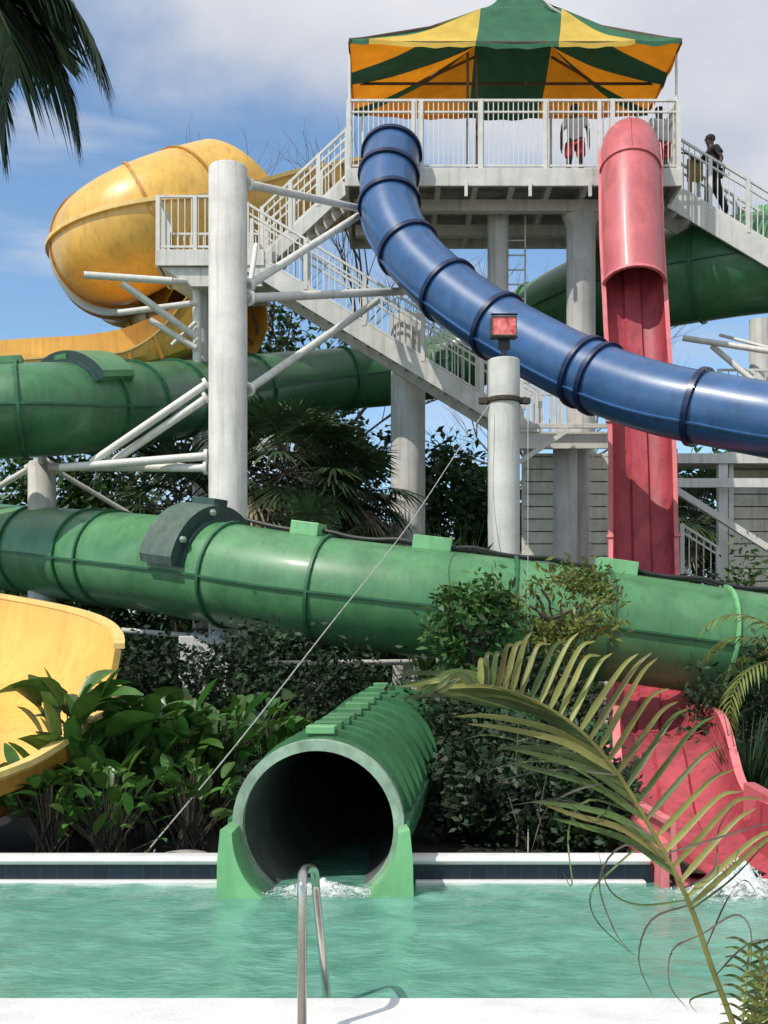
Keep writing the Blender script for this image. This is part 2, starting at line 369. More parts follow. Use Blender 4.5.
sl = bpy.data.lights.new('sun', 'SUN'); sl.energy = 3.6; sl.angle = R(.5); sl.color = (1, .955, .88)
so = bpy.data.objects.new('sun', sl); C.objects.link(so); so.location = (-20, -20, 30)
so.rotation_euler = (-sun_dir).to_track_quat('-Z', 'Y').to_euler()
cam = bpy.data.cameras.new('camera'); co = bpy.data.objects.new('camera', cam); C.objects.link(co)
co.location = (0, 0, EYE); co.rotation_euler = (R(90), 0, 0)
cam.sensor_width = 36; cam.lens = F/1024*36; cam.shift_y = (HY-512)/1024; cam.clip_end = 3000; cam.clip_start = .05
scene.camera = co
scene.view_settings.view_transform = 'Standard'; scene.view_settings.look = 'None'; scene.view_settings.exposure = 0; scene.view_settings.gamma = 1
scene.view_settings.use_curve_mapping = False
scene.cycles.max_bounces = 6; scene.cycles.transparent_max_bounces = 4
scene.cycles.use_denoising = True

# ------------------------------------------------------------------ ground and pool
def sheet(name, rects, z, m):
    mb = MB()
    for x0, x1, y0, y1 in rects: mb.add([(x0, y0, z), (x1, y0, z), (x1, y1, z), (x0, y1, z)], [(0, 1, 2, 3)])
    return mb.build(name, m)
YN, YF = 6.43, 10.45
tag(sheet('ground', [(-1200, -1.3, YF+.20, 2500), (.24, 1200, YF+.20, 2500), (-1.3, .24, 13.0, 2500)], .05, SOIL), kind='structure')
g = sheet('poolside_paving', [(-60, 60, -25, YN-.45)], .04, PAVE); tag(g, kind='structure')
mb = MB()
for k in range(-5, 5): mb.box((k*6+.2, (YN+YN-.46)/2, .02), (5.997, .46, .20))
c = mb.build('pool_coping', COPING, bevel=.018); tag(c, kind='structure')
# far edge: rounded coping nose, navy tile band, white ledge
mb = MB(); prof = [(.06, .15)]+[(.05-.06*math.sin(a), .192+.038*math.cos(a)*-1) for a in [R(x) for x in (0, 30, 60, 90, 120, 150, 180)]]+[(.24, .226), (.24, .05), (.06, .05)]
mb.loft([[Vector((x, YF+py, pz)) for py, pz in prof] for x in (-40, -1.30)], True, caps=True)
mb.loft([[Vector((x, YF+py, pz)) for py, pz in prof] for x in (.24, 2.32)], True, caps=True)
c = mb.build('far_pool_coping', COPING, smooth=True); tag(c, kind='structure')
mb = MB(); mb.box((-20.65, YF+.05, -.6), (38.7, .06, 1.54)); mb.box((1.29, YF+.05, -.6), (2.1, .06, 1.54)); mb.box((23.85, YF+.05, -.6), (40, .06, 1.54)); mb.box((-.5, YF+.05, -.9), (1.54, .06, .9)); mb.box((3.1, YF+.05, -.9), (1.5, .06, .9)); tag(mb.build('pool_wall', TILE), kind='structure')
mb = MB(); mb.box((-20.65, YF-.02, -.02), (38.7, .12, .10)); mb.box((1.27, YF-.02, -.02), (2.0, .12, .10)); tag(mb.build('pool_ledge', COPING, bevel=.012), kind='structure')
mb = MB(); mb.box((0, (YN+YF)/2, -1.3), (80, YF-YN+1, .1)); tag(mb.build('pool_floor', COPING), kind='structure')
# rippled water surface
nx, ny = 420, 150
xs = np.linspace(-9, 9, nx); ys = np.linspace(YN-.02, YF+.03, ny); X, Y = np.meshgrid(xs, ys)
Z = np.zeros_like(X)
for k in range(26):
    th = rng.uniform(0, math.pi); kk = rng.uniform(3, 20); Z += .0085/kk**.75*np.sin(kk*(X*math.cos(th)+Y*math.sin(th))+rng.uniform(0, 6.28))*1.3
V = np.stack([X, Y, Z], -1).reshape(-1, 3)
i = np.arange((ny-1)*nx).reshape(ny-1, nx)[:, :-1].ravel(); Fq = np.stack([i, i+1, i+nx+1, i+nx], -1)
wo = npmesh('water', V, Fq, WATER, smooth=True); tag(wo, kind='structure')
wq = sheet('water', [(-1.25, .2, YF+.02, 13), (-40, -9, YN, YF+.03), (9, 40, YN, YF+.03)], 0, WATER); tag(wq, kind='structure')

def _foam():
    m = bpy.data.materials.new('lacy_foam'); m.use_nodes = True; nt = m.node_tree; N = nt.nodes; L = nt.links; b = N['Principled BSDF']
    b.inputs['Base Color'].default_value = (.80, .86, .84, 1); b.inputs['Roughness'].default_value = .5
    b.inputs['Subsurface Weight'].default_value = .3; b.inputs['Subsurface Radius'].default_value = (.03, .04, .04)
    tc = N.new('ShaderNodeTexCoord'); nz = N.new('ShaderNodeTexNoise'); nz.inputs['Scale'].default_value = 13; nz.inputs['Detail'].default_value = 7; nz.inputs['Distortion'].default_value = 1.2
    L.new(tc.outputs['Object'], nz.inputs['Vector'])
    at = N.new('ShaderNodeAttribute'); at.attribute_name = 'dens'
    ad = N.new('ShaderNodeMath'); ad.operation = 'ADD'; L.new(nz.outputs['Fac'], ad.inputs[0]); L.new(at.outputs['Fac'], ad.inputs[1])
    mr = N.new('ShaderNodeMapRange'); mr.inputs['From Min'].default_value = .64; mr.inputs['From Max'].default_value = 1.02; L.new(ad.outputs[0], mr.inputs['Value'])
    L.new(mr.outputs[0], b.inputs['Alpha'])
    n2 = N.new('ShaderNodeTexNoise'); n2.inputs['Scale'].default_value = 45; n2.inputs['Detail'].default_value = 5; L.new(tc.outputs['Object'], n2.inputs['Vector'])
    bp = N.new('ShaderNodeBump'); bp.inputs['Strength'].default_value = .8; bp.inputs['Distance'].default_value = .02; L.new(n2.outputs['Fac'], bp.inputs['Height']); L.new(bp.outputs[0], b.inputs['Normal'])
    return m
FOAML = _foam()
def foam(cx, cy, sx_, sy_, h, n, label):
    """churned mound with lacy edges, plus fine droplets"""
    from mathutils import noise
    t = thing('foam', label, 'foam', (cx, cy, 0)); t['kind'] = 'stuff'
    nr, na = 34, 96; V = []; D = []
    for i in range(nr+1):
        f = i/nr
        for k in range(na):
            a = 2*math.pi*k/na; e = 1+.35*noise.noise(Vector((math.cos(a)*1.7+cx, math.sin(a)*1.7, 1.3)))
            x = cx+sx_*1.9*f*e*math.cos(a); y = cy+sy_*1.9*f*e*math.sin(a)
            q = noise.fractal(Vector((x*9, y*9, .7)), .8, 2.2, 5)
            z = .012+max(-.03, h*max(0, 1-f*2.1)**1.0*(1+.6*q)+.022*q*(1-f)); V.append((x, y, z)); D.append(.52-.55*f)
    Fc = [(i*na+k, i*na+(k+1) % na, (i+1)*na+(k+1) % na, (i+1)*na+k) for i in range(nr) for k in range(na)]
    o = npmesh('foam_surface', V, Fc, FOAML, t, smooth=True); at = o.data.attributes.new('dens', 'FLOAT', 'POINT'); at.data.foreach_set('value', D)
    mb = MB()
    for k in range(n):
        a = rng.uniform(0, 6.28); r_ = abs(rng.normal(0, .5)); x = cx+sx_*r_*math.cos(a); y = cy+sy_*r_*math.sin(a); sz = rng.uniform(.0025, .0085); z = max(.01, h*1.25*(1-r_))*rng.uniform(.3, 1.25)
        q = [Vector((x, y, z))+Vector(d)*sz for d in ((1, 0, 0), (0, 1, 0), (-1, 0, 0), (0, -1, 0), (0, 0, 1), (0, 0, -1))]
        mb.add(q, [(0, 1, 4), (1, 2, 4), (2, 3, 4), (3, 0, 4), (1, 0, 5), (2, 1, 5), (3, 2, 5), (0, 3, 5)])
    d = mb.build('droplets', FOAM, t, smooth=True, sharp=180); d['kind'] = 'stuff'; o['kind'] = 'stuff'; return t

# ------------------------------------------------------------------ slides
# mid green tube across the picture
RT = .875
t = thing('green_tube_slide', 'long faded green tube slide crossing behind the pool shrubs from edge to edge', 'water slide', (0, 19.3, 0))
midp = catmull([P(-330, 500, 27.5), P(-120, 535, 25.8), P(0, 547, 24.6), P(60, 553, 23.4), P(120, 560, 22.1), P(200, 570, 20.8), P(300, 587, 19.8), P(400, 600, 19.4), P(500, 612, 19.3), P(600, 625, 19.3), P(700, 639, 19.4), P(800, 653, 19.6), P(920, 668, 20)], 12)
mf = frames(midp)
shell(t, mf, RT, GREEN)
for px in (-60, 40, 92, 113, 228, 325, 510, 600, 715, 810):
    flange(t, mf[nearest(midp, px)], RT, .05, .05, GREENL if px == 715 else GREEND)
seam(t, mf, RT, math.pi*1.0+R(4) if False else R(-4), GREEND, .035, .045)
seam(t, mf, RT, R(184), GREEND, .035, .045)
for px, w_ in ((297, .5), (424, .62), (609, .64)):
    p, tt, s, u = mf[nearest(midp, px)]; mb = MB(); mb.bar(p+u*.96-tt*w_/2, p+u*.96+tt*w_/2, .34, .22)
    mb.build('bracket_box', GREENL, t, bevel=.01)
def hood(parent, fr, r, width, a0, a1, h, mtop, mside, box=True, name='hood'):
    p, tt, s, u = fr; mb = MB(); n = 20; rr = []
    for k in range(n+1):
        a = a0+(a1-a0)*k/n; e = min(1, min(k, n-k)/3+.75)
        d = s*math.cos(a)+u*math.sin(a)
        rr.append([p+d*(r-.03)-tt*width/2, p+d*(r+h*e)-tt*width/2, p+d*(r+h*e)+tt*width/2, p+d*(r-.03)+tt*width/2])
    top = [[q[1], q[2]] for q in rr]; mb.loft(top, False, 0)
    mb.loft([[q[0], q[1]] for q in rr], False, 1); mb.loft([[q[2], q[3]] for q in rr], False, 1)
    mb.add(rr[0], [(0, 1, 2, 3)], 0); mb.add(rr[-1], [(3, 2, 1, 0)], 0)
    o = mb.build(name, [mtop, mside], parent, smooth=True, sharp=30)
    for sg in (-1, 1):
        mb2 = MB(); q2 = []
        for k in range(n+1):
            a = a0+(a1-a0)*k/n; d = s*math.cos(a)+u*math.sin(a)
            q2.append([p+d*(r+x)+tt*(sg*(width/2+y)) for x, y in ((-.02, 0), (.05, 0), (.05, .07), (-.02, .07))])
        mb2.loft(q2, True, caps=True); mb2.build('rim', HOODD, o, smooth=True)
    return o
hi = nearest(midp, 197)
ho = hood(t, mf[hi], RT, .72, R(2), R(142), .27, HOODM, HOODD)
p, tt, s, u = mf[hi]; mb = MB(); mb.bar(p+u*(RT+.31)-tt*.26-s*.05, p+u*(RT+.31)+tt*.26-s*.05, .34, .13); mb.build('vent_box', HOODD, ho, bevel=.012)
for a in (R(28), R(75)):
    mb = MB(); d = s*math.cos(a)+u*math.sin(a); c = p+d*(RT+.16)+tt*.38; mb.lathe(c, [(.05, -.05), (.07, 0), (.05, .05)], 10); mb.build('bolt_cap', RIMG, ho)
# hoses lying on the tube
for off, z0 in ((.12, 0), (-.02, .02)):
    i0 = nearest(midp, 240); pts = []
    for k in range(i0, len(mf), 3):
        p, tt, s, u = mf[k]; pts.append(p+u*(RT+.045+z0+.03*math.sin(k*.7))+s*(-off+.05*math.sin(k*.23+off*9)))
    mb = MB(); mb.pipe(catmull(pts, 3), .032, 8); tag(mb.build('hose', RUBBER, smooth=True), 'black hose nearer the front on top of the long green tube slide' if off > .1 else 'black hose nearer the back on top of the long green tube slide', 'hose', 'hoses on the green tube')

# blue tube
RB = .625
t = thing('blue_tube_slide', 'glossy blue tube slide curling down from the tower platform to the right edge', 'water slide', (0.1, 27, 0))
bp_ = catmull([P(392, 150, 26.96), P(391, 160, 26.75), P(388, 188, 26.3), P(393, 220, 25.8), P(412, 255, 25.2), P(445, 288, 24.5), P(490, 321, 23.7), P(540, 350, 22.9), P(600, 379, 22.0), P(660, 399, 21.2), P(720, 411, 20.6), P(800, 425, 19.9), P(900, 437, 19.4), P(1010, 445, 19.2)], 12)
bf = frames(bp_)
shell(t, bf, RB, BLUE, inner=TUBEIN)
for px, py in ((391, 154), (388, 176), (389, 203), (408, 250), (450, 292), (497, 326), (583, 372), (598, 380), (700, 408), (800, 425), (880, 434)):
    flange(t, bf[nearest(bp_, px, py)], RB, .10, .065, NAVY, name='collar')
seam(t, bf, RB, R(-32), BLUE, .03, .05, i0=14); seam(t, bf, RB, R(212), BLUE, .03, .05, i0=14)

# red speed slide
t = thing('red_speed_slide', 'steep red slide, covered at the tower top, open trough down to the pool', 'water slide', (5.3, 26.5, 0))
rp_ = [P(630, 166, 27.6), P(630, 170, 27.0), P(630, 186, 26.5), P(631, 262, 25.85), P(634, 340, 25.25), P(638, 430, 24.75), P(641, 520, 24.3), P(643, 590, 23.75), P(646, 655, 22.6), P(650, 702, 21.0),
       Vector((4.25, 19.3, .80)), Vector((3.98, 17.6, .86)), Vector((3.62, 15.4, .88)), Vector((3.30, 13.8, .74)), Vector((3.10, 12.6, .28)), Vector((3.02, 11.6, .08)), Vector((3.02, 10.2, -.06))]
rpp = catmull(rp_, 9); rf = frames(rpp)
def trough_prof(wd, h, lip, th=.04, hl=None, hr=None):
    # U profile, inner then outer, returns list of (s,u); left lip .. right lip
    hl = hl or h; hr = hr or h
    inn = [(-wd-lip, hl), (-wd, hl), (-wd+.02, hl*.55), (-wd*.86, .13), (-wd*.55, .02), (-wd*.34, .0), (-wd*.27, .07), (0, .06), (wd*.27, .07), (wd*.34, 0), (wd*.55, .02), (wd*.86, .13), (wd-.02, hr*.55), (wd, hr), (wd+lip, hr)]
    out = [(wd+lip, hr-th), (wd+th, hr-th), (wd+th-.02, hr*.5-th), (wd*.86+th, .1-th), (wd*.5, -th), (-wd*.5, -th), (-wd*.86-th, .1-th), (-wd-th+.02, hl*.5-th), (-wd-th, hl-th), (-wd-lip, hl-th)]
    return inn, out
def sweep_trough(parent, fr, wd, h, lip, mi_, mo, ml, name='trough', ends=True):
    mb = MB(); I = []; O = []
    for k, (p, t_, s, u) in enumerate(fr):
        f = k/(len(fr)-1); W = wd(f) if callable(wd) else wd; H = h(f) if callable(h) else (h, h)
        if not isinstance(H, tuple): H = (H, H)
        a, b = trough_prof(W, max(H), lip, hl=H[0], hr=H[1])
        I.append([p+s*x+u*y for x, y in a]); O.append([p+s*x+u*y for x, y in b])
    mb.loft([q[1:-1] for q in I], False, 0); mb.loft(O, False, 1)
    mb.loft([[q[0], q[1]] for q in I], False, 2); mb.loft([[q[-2], q[-1]] for q in I], False, 2)
    mb.loft([[a[-1], b[0]] for a, b in zip(I, O)], False, 2); mb.loft([[b[-1], a[0]] for a, b in zip(I, O)], False, 2)
    for k in (0, -1): mb.add(I[k]+O[k], [tuple(range(len(I[k])+len(O[k])))], 2)
    return mb.build(name, [mi_, mo, ml], parent, smooth=True, sharp=35)
nlo = next(i for i, q in enumerate(rpp) if q.y < 17.7)
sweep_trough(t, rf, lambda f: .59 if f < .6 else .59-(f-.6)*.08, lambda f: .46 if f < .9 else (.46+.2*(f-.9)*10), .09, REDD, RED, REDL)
i0 = nearest(rpp, 630, 296)
cv = MB(); o_ = []; q_ = []
for k in range(2, i0+1):
    p, t_, s, u = rf[k]; p = p+u*.40
    def pt(rad, dz=0): return [p+s*rad*math.cos(a)+u*(rad*math.sin(a)+dz) for a in [R(x) for x in range(-12, 193, 6)]]
    o_.append(pt(.63)); q_.append(pt(.595))
cv.loft(o_, False, 0); cv.loft([x[::-1] for x in q_], False, 1); cv.loft([o_[0], q_[0]], False); cv.loft([o_[-1], q_[-1]], False)
cvo = cv.build('cover', [RED, REDD], t, smooth=True)
for k in (i0, nearest(rpp, 630, 186)):
    p, t_, s, u = rf[k]; flange(t, (p+u*.40, t_, s, u), .62, .06, .05, REDL if k == i0 else RED, a0=R(-12), a1=R(192), n=36)
mb = MB(); prev = None
for k in range(2, nearest(rpp, 630, 185)):
    p, t_, s, u = rf[k]; mb.bar(p+u*1.02, rf[k+1][0]+rf[k+1][3]*1.02, .05, .09)
mb.build('ridge', RED, cvo)
for px, py in ((639, 430), (642, 545)):
    p, t_, s, u = rf[nearest(rpp, px, py)]
    for sg in (-1, 1): mb = MB(); mb.bar(p+s*sg*.655+u*.47-t_*.03, p+s*sg*.655+u*.47+t_*.03, .13, .05); mb.build('joint_clamp', REDL, t)
# run-out flare at the pool
mb = MB(); prof = [(10.95, .05, 3.58), (10.5, .02, 3.66), (9.9, -.05, 3.72)]
rr = [[Vector((x, y, -.2)), Vector((x, y, z+.62)), Vector((x+.12, y, z+.62)), Vector((x+.12, y, -.2))] for y, z, x in ((11.9, .12, 3.56), (11.2, .05, 3.60), (10.5, .02, 3.68), (9.95, -.03, 3.78))]
mb.loft(rr, True, caps=True); mb.build('side_panel', RED, t, bevel=.01)
mb = MB(); mb.box((3.70, 10.62, .28), (.12, .07, .80)); mb.build('joint_rib', REDD, t)
mb = MB(); rr = [[Vector((x, y, -.2)), Vector((x, y, z)), Vector((x+.07, y, z)), Vector((x+.07, y, -.2))] for y, z, x in ((13.3, 1.05, 2.42), (12.6, .78, 2.40), (11.9, .56, 2.38), (11.1, .44, 2.37), (10.20, .40, 2.36))]
mb.loft(rr, True, caps=True); mb.build('side_panel', REDL, t, bevel=.01)

# green exit tunnel at the pool
t = thing('green_tunnel_slide', 'ribbed dark green tunnel slide with a round open mouth at the water', 'water slide', (-.54, 10.3, 0))
ep = catmull([P(318, 826, 10.25), P(324, 818, 10.6), P(348, 792, 12.1), P(371, 763, 14.2), P(388, 742, 16.2), Vector((.55, 17.5, .85)), Vector((1.5, 18.3, .95)), Vector((3, 18.9, .45)), Vector((4.6, 19.2, -.25))], 10)
ef = frames(ep); RE = .715
i1 = min(range(len(ep)), key=lambda i: abs(ep[i].y-16.9))
rads = [RE]*len(ef)
shell(t, ef, [RE if k < i1 else RE-.04*min(1, (k-i1)/20) for k in range(len(ef))], GREENB, th=.06, inner=TUBEIN)
p, t_, s, u = ef[0]
mb = MB(); rr = [ring((p+t_*x, t_, s, u), rad, 56) for x, rad in ((-.02, RE-.065), (-.02, RE+.025), (.07, RE+.025), (.07, RE-.065))]; mb.loft(rr+[rr[0]]); mb.build('mouth_rim', RIMG, t, smooth=True, sharp=40)
for d in (.55, 1.0, 1.45, 1.95, 2.5, 3.1, 3.75, 4.45, 5.2, 6.0):
    k = min(range(len(ep)), key=lambda i: abs((ep[i]-ep[0]).length-d))
    fl = flange(t, ef[k], RE, .05, .055, GREENB, double=True)
    p, t_, s, u = ef[k]; mb = MB(); mb.bar(p+u*(RE+.05)-t_*.09-s*.05, p+u*(RE+.05)+t_*.09-s*.05, .26, .07); mb.build('clamp_box', GREENL if d < 1 else GREEN, fl, bevel=.008)
for a in (R(2), R(178)): seam(t, ef, RE, a, GREEND, .05, .07, i1=i1)
# flared feet beside the mouth
cxm, czm = ep[0].x, ep[0].z
for sg in (-1, 1):
    mb = MB(); n = 12; Fr = []; 
    for yy, grow in ((10.42, 0), (10.05, .02), (9.80, .05)):
        prof = []
        for k in range(n+1):
            a = R(0-k*62/n); prof.append((cxm+sg*((RE-.02)*math.cos(a)-.015), yy, czm+(RE-.02)*math.sin(a)))
        zt = czm+.03; xo = cxm+sg*(RE+.035)
        outp = [(cxm+sg*(RE+.06+grow*.6), yy, -.35), (cxm+sg*(RE+.06+grow*.6), yy, .02), (cxm+sg*(RE+.055+grow*.6), yy, .30), (xo+sg*grow*.5, yy, zt)]
        if yy < 10.3:
            prof = [(x, y, min(z, czm+.03-.0*(10.42-yy))) for x, y, z in prof]
        Fr.append([Vector(q) for q in prof+outp])
    mb.loft(Fr, True, caps=True); mb.build('flare_foot', GREENL, t, smooth=True, sharp=30)

# upper green tube: from the left edge away behind the tower to the right edge
t = thing('upper_green_tube_slide', 'upper green tube slide passing behind the white columns under the staircase', 'water slide', (-6, 23, 0))
up = catmull([P(-260, 432, 22.5), P(-100, 420, 21.9), P(0, 412, 21.6), P(60, 409, 22.0), P(110, 406, 23.3), P(150, 403, 25.3), P(200, 396, 28.2), P(260, 387, 31), P(330, 380, 33.2), P(400, 374, 34), P(460, 360, 34), P(520, 330, 33.5), P(585, 300, 32), P(640, 284, 30.6), P(700, 272, 29.7), P(770, 262, 29.2), P(850, 258, 29.5), P(960, 262, 31)], 10)
uf = frames(up); ur = [.84+.36*max(0, min(1, (scr(q)[0]-420)/220)) for q in up]
shell(t, uf, ur, GREENB)
for px in (-80, 20, 92, 128, 175, 250, 345, 455, 540, 610, 700, 790):
    k = nearest(up, px); flange(t, uf[k], ur[k], .06, .06, GREEND)
seam(t, uf, ur, R(-3), GREEND, .04, .05); seam(t, uf, ur, R(183), GREEND, .04, .05)
hood(t, uf[nearest(up, 84)], .84, .95, R(30), R(150), .20, GREEN, HOODD)
for px in (18, 75):
    p, tt, s, u = uf[nearest(up, px)]; mb = MB(); mb.bar(p+u*.90-tt*.22, p+u*.90+tt*.22, .3, .14); mb.build('bracket_box', GREEN, t, bevel=.01)
for k in range(5):
    p, tt, s, u = uf[nearest(up, 742+k*9)]; mb = MB(); mb.bar(p+u*1.24-tt*.07, p+u*1.24+tt*.07, .4, .2); mb.build('clamp_box', GREENL, t)  # pale green paints the highlight on the tube-top corrugations

# yellow helix
t = thing('yellow_helix_slide', 'big yellow helix tube slide curling round high at the upper left', 'water slide', (-6, 27, 0))
yp = catmull([P(362, 168, 34.2), P(340, 175, 33.8), P(300, 182, 33), P(250, 193, 32), P(200, 206, 31), P(155, 222, 30.3), P(120, 240, 30.6), P(107, 252, 32), P(112, 264, 34), P(134, 277, 35.4), P(165, 293, 35.4), P(196, 305, 34), P(216, 322, 32.6)], 12)
yf = frames(yp); RY = 1.50
ks = nearest(yp, 224, 200)
shell(t, yf[ks:], RY, YEL, a0=0, a1=math.pi, name='cover', skew=.7)
shell(t, yf, RY, YEL, a0=R(180), a1=R(360), name='trough')
seam(t, yf, RY, 0, YELL, .10, .09); seam(t, yf, RY, math.pi, YELL, .10, .09)
for px, py in ((190, 215), (150, 223), (96, 246), (96, 266), (130, 279), (172, 291), (198, 303)):
    k = nearest(yp, px, py)
    flange(t, yf[k], RY, .07, .05, YELD, n=48)
for px in (275, 310, 345):
    k = nearest(yp, px); flange(t, yf[k], RY, .08, .05, YELD, a0=R(180), a1=R(360))
t = thing('yellow_open_flume', 'shallow yellow open flume seen above the upper green tube at the left edge', 'water slide', (-8, 28, 0))
lp = catmull([P(232, 336, 30.6), P(192, 354, 30.2), P(150, 370, 29.8), P(100, 379, 29.4), P(40, 383, 29), P(-60, 391, 28.4), P(-160, 400, 28)], 10)
lf = frames(lp)
sweep_trough(t, lf, 1.0, lambda f: (.36+1.35*max(0, 1-f*2.3)**1.3, 1.35), .08, YEL, YEL, YELL)
for px in (205, 180, 155, 125):
    p, tt, s, u = lf[nearest(lp, px)]; mb = MB(); mb.bar(p-s*1.06, p-s*1.06+u*(.3+.008*max(0, px-125)), .08, .08); mb.build('rib', YELD, t)

# yellow exit bowl lower left
t = thing('yellow_exit_flume', 'wide yellow open flume turning into the pool behind paddle-leaved shrubs at lower left', 'water slide', (-4, 13, 0))
xp = catmull([Vector((-9.5, 16.2, 2.05)), Vector((-7.5, 15.6, 1.85)), Vector((-5.8, 15.0, 1.6)), Vector((-4.62, 14.2, 1.30)), Vector((-4.10, 13.1, .85)), Vector((-4.3, 12.1, .36)), Vector((-5.0, 11.3, .10)), Vector((-5.9, 10.6, -.02)), Vector((-6.6, 9.9, -.08))], 12)
xf = frames(xp)
def exit_part(i0, i1, hr, hl, name, wd=.95):
    mb = MB(); I = []; O = []
    for k in range(i0, i1+1):
        p, t_, s, u = xf[k]; f = (k-i0)/(i1-i0); HR = hr(f); HL = hl(f)
        # travel turns right, so the outer wall is on the left (-s)
        a = [(wd+.02, HL), (wd-.05, HL*.5), (wd*.78, .14), (wd*.4, .02), (0, 0), (-wd*.45, .03), (-wd*.8, .18), (-wd, .5), (-wd-.12, HR*.75), (-wd-.16, HR)]
        I.append([p+s*x+u*y for x, y in a]); O.append([p+s*(x*1.06)+u*(y-.06) for x, y in a])
    mb.loft(I, False, 0); mb.loft([q[::-1] for q in O], False, 1)
    for j in (0, -1): mb.loft([[q[j] for q in I], [q[j] for q in O]], False, 2)
    for k in (0, -1): mb.loft([I[k], O[k]], False, 2)
    o = mb.build(name, [YEL, YELD, YELL], t, smooth=True, sharp=40)
    mb = MB()
    for j, sg in ((0, 1), (-1, -1)):
        rr = []
        for k in range(len(I)):
            q = I[k][j]; s = xf[i0+k][2]; rr.append([q-s*sg*.02-Vector((0, 0, .03)), q-s*sg*.02+Vector((0, 0, .03)), q+s*sg*.10+Vector((0, 0, .03)), q+s*sg*.10-Vector((0, 0, .03))])
        mb.loft(rr, True, caps=True)
    mb.build('lip', YELL, o, smooth=True)
    return o
kc = min(range(len(xp)), key=lambda i: (xp[i]-Vector((-4.12, 13.35, .95))).length)
exit_part(0, kc, lambda f: 1.25-.02*f, lambda f: .45, 'upper_bowl')
exit_part(kc, len(xp)-1, lambda f: .80-.32*min(1, f*1.6), lambda f: .42, 'lower_bowl', .93)

# ------------------------------------------------------------------ tower
YT, YB = 27.0, 31.0; ZD = 13.04; XL, XR = -.80, 6.62
def railing(parent, a, b, h=1.1, sp=.115, posts=None, m=WHITE2, second=.16, name='railing', pr=.09, bot=.09):
    a = Vector(a); b = Vector(b); mb = MB(); d = b-a; ln = math.hypot(d.x, d.y); n = max(1, int(ln/sp)); Zv = Vector((0, 0, 1))
    mb.bar(a+Zv*h, b+Zv*h, .06, .05); mb.bar(a+Zv*bot, b+Zv*bot, .045, .045)
    if second: mb.bar(a+Zv*(h-second), b+Zv*(h-second), .045, .04)
    for k in range(1, n):
        q = a+d*k/n; mb.bar(q+Zv*(bot), q+Zv*(h), .022, .022)
    o = mb.build(name, m, parent)
    npst = posts if posts is not None else max(1, round(ln/1.5))
    for k in range(npst+1):
        q = a+d*k/npst; mb = MB(); mb.box(q+Zv*(h/2+.0), (pr, pr, h+.04)); mb.build('post', m, o)
    return o
tw = thing('slide_tower', 'tall white slide tower platform on columns under the striped canopy', 'tower', (3, 29, 0))
mb = MB(); mb.box(((XL+XR)/2, (YT+YB)/2, ZD-.03), (XR-XL, YB-YT, .06)); mb.build('deck', DECKU, tw)
mb = MB()
mb.box(((XL+XR)/2, YT-.04, ZD-.19), (XR-XL+.16, .08, .40)); mb.box(((XL+XR)/2, YB+.04, ZD-.19), (XR-XL+.16, .08, .36))
mb.box((XL-.04, (YT+YB)/2, ZD-.19), (.08, YB-YT, .40)); mb.box((XR+.04, (YT+YB)/2, ZD-.19), (.08, YB-YT, .40)); mb.build('fascia', WHITE, tw, bevel=.01)
for k in range(9):
    x = XL+.35+k*(XR-XL-.7)/8; mb = MB(); mb.box((x, (YT+YB)/2, ZD-.19), (.12, YB-YT-.01, .26)); mb.build('joist', WHITE, tw)
for y in (28.0, 29.6): 
    mb = MB(); mb.box(((XL+XR)/2, y, ZD-.45), (XR-XL-.2, .22, .26)); mb.build('beam', WHITE, tw)
for px in (417, 466, 530, 590): 
    p = P(px, 190, YT-.12); mb = MB(); mb.box((p.x, YT-.13, ZD-.48), (.07, .07, .34)); mb.build('bracket', WHITE2, tw)
def column(x, y, z0, z1, r, name='column', parent=tw, m=CONC, cap=0):
    mb = MB(); pr = [(r, z0), (r, z1)]
    if cap: pr = [(r, z0), (r, z1-cap), (r*1.35, z1-cap*.4), (r*1.35, z1)]
    mb.lathe((x, y, 0), pr, 32); return mb.build(name, m, parent, smooth=True)
column(P(498, 0, 28.6).x, 28.6, 0, ZD-.33, .25)
column(P(583, 0, 28.0).x, 28.3, 0, ZD-.33, .34, cap=.5)
column(P(640, 0, 29.6).x, 29.6, 0, ZD-.33, .28)
railing(tw, (XL, YT, ZD), (XR, YT, ZD), 1.56, .112, posts=5, second=.26, pr=.10)
railing(tw, (XL, YB, ZD), (XR, YB, ZD), 1.3, .16, posts=5)
railing(tw, (XL, YT+.1, ZD), (XL, 28.0, ZD), 1.56, .12, posts=1, second=.26); railing(tw, (XR, YT+.1, ZD), (XR, 27.9, ZD), 1.56, .12, posts=1, second=.26)
for px in (413, 421, 545, 599):
    mb = MB(); mb.box((P(px, 0, YT).x, YT-.03, ZD+.75), (.08, .08, 1.55)); mb.build('gate_post', WHITE2, tw)
mb = MB(); q = P(523, 243, 28.2)
for dx in (-.35, .35): mb.bar(Vector((q.x+dx*.6-.1, 28.7, ZD-.4)), Vector((q.x+dx*.6-.1, 28.7, 8)), .04)
for k in range(12): mb.bar(Vector((q.x-.31, 28.7, 8.2+k*.35)), Vector((q.x+.11, 28.7, 8.2+k*.35)), .03)
mb.build('access_ladder', WHITE2, tw)

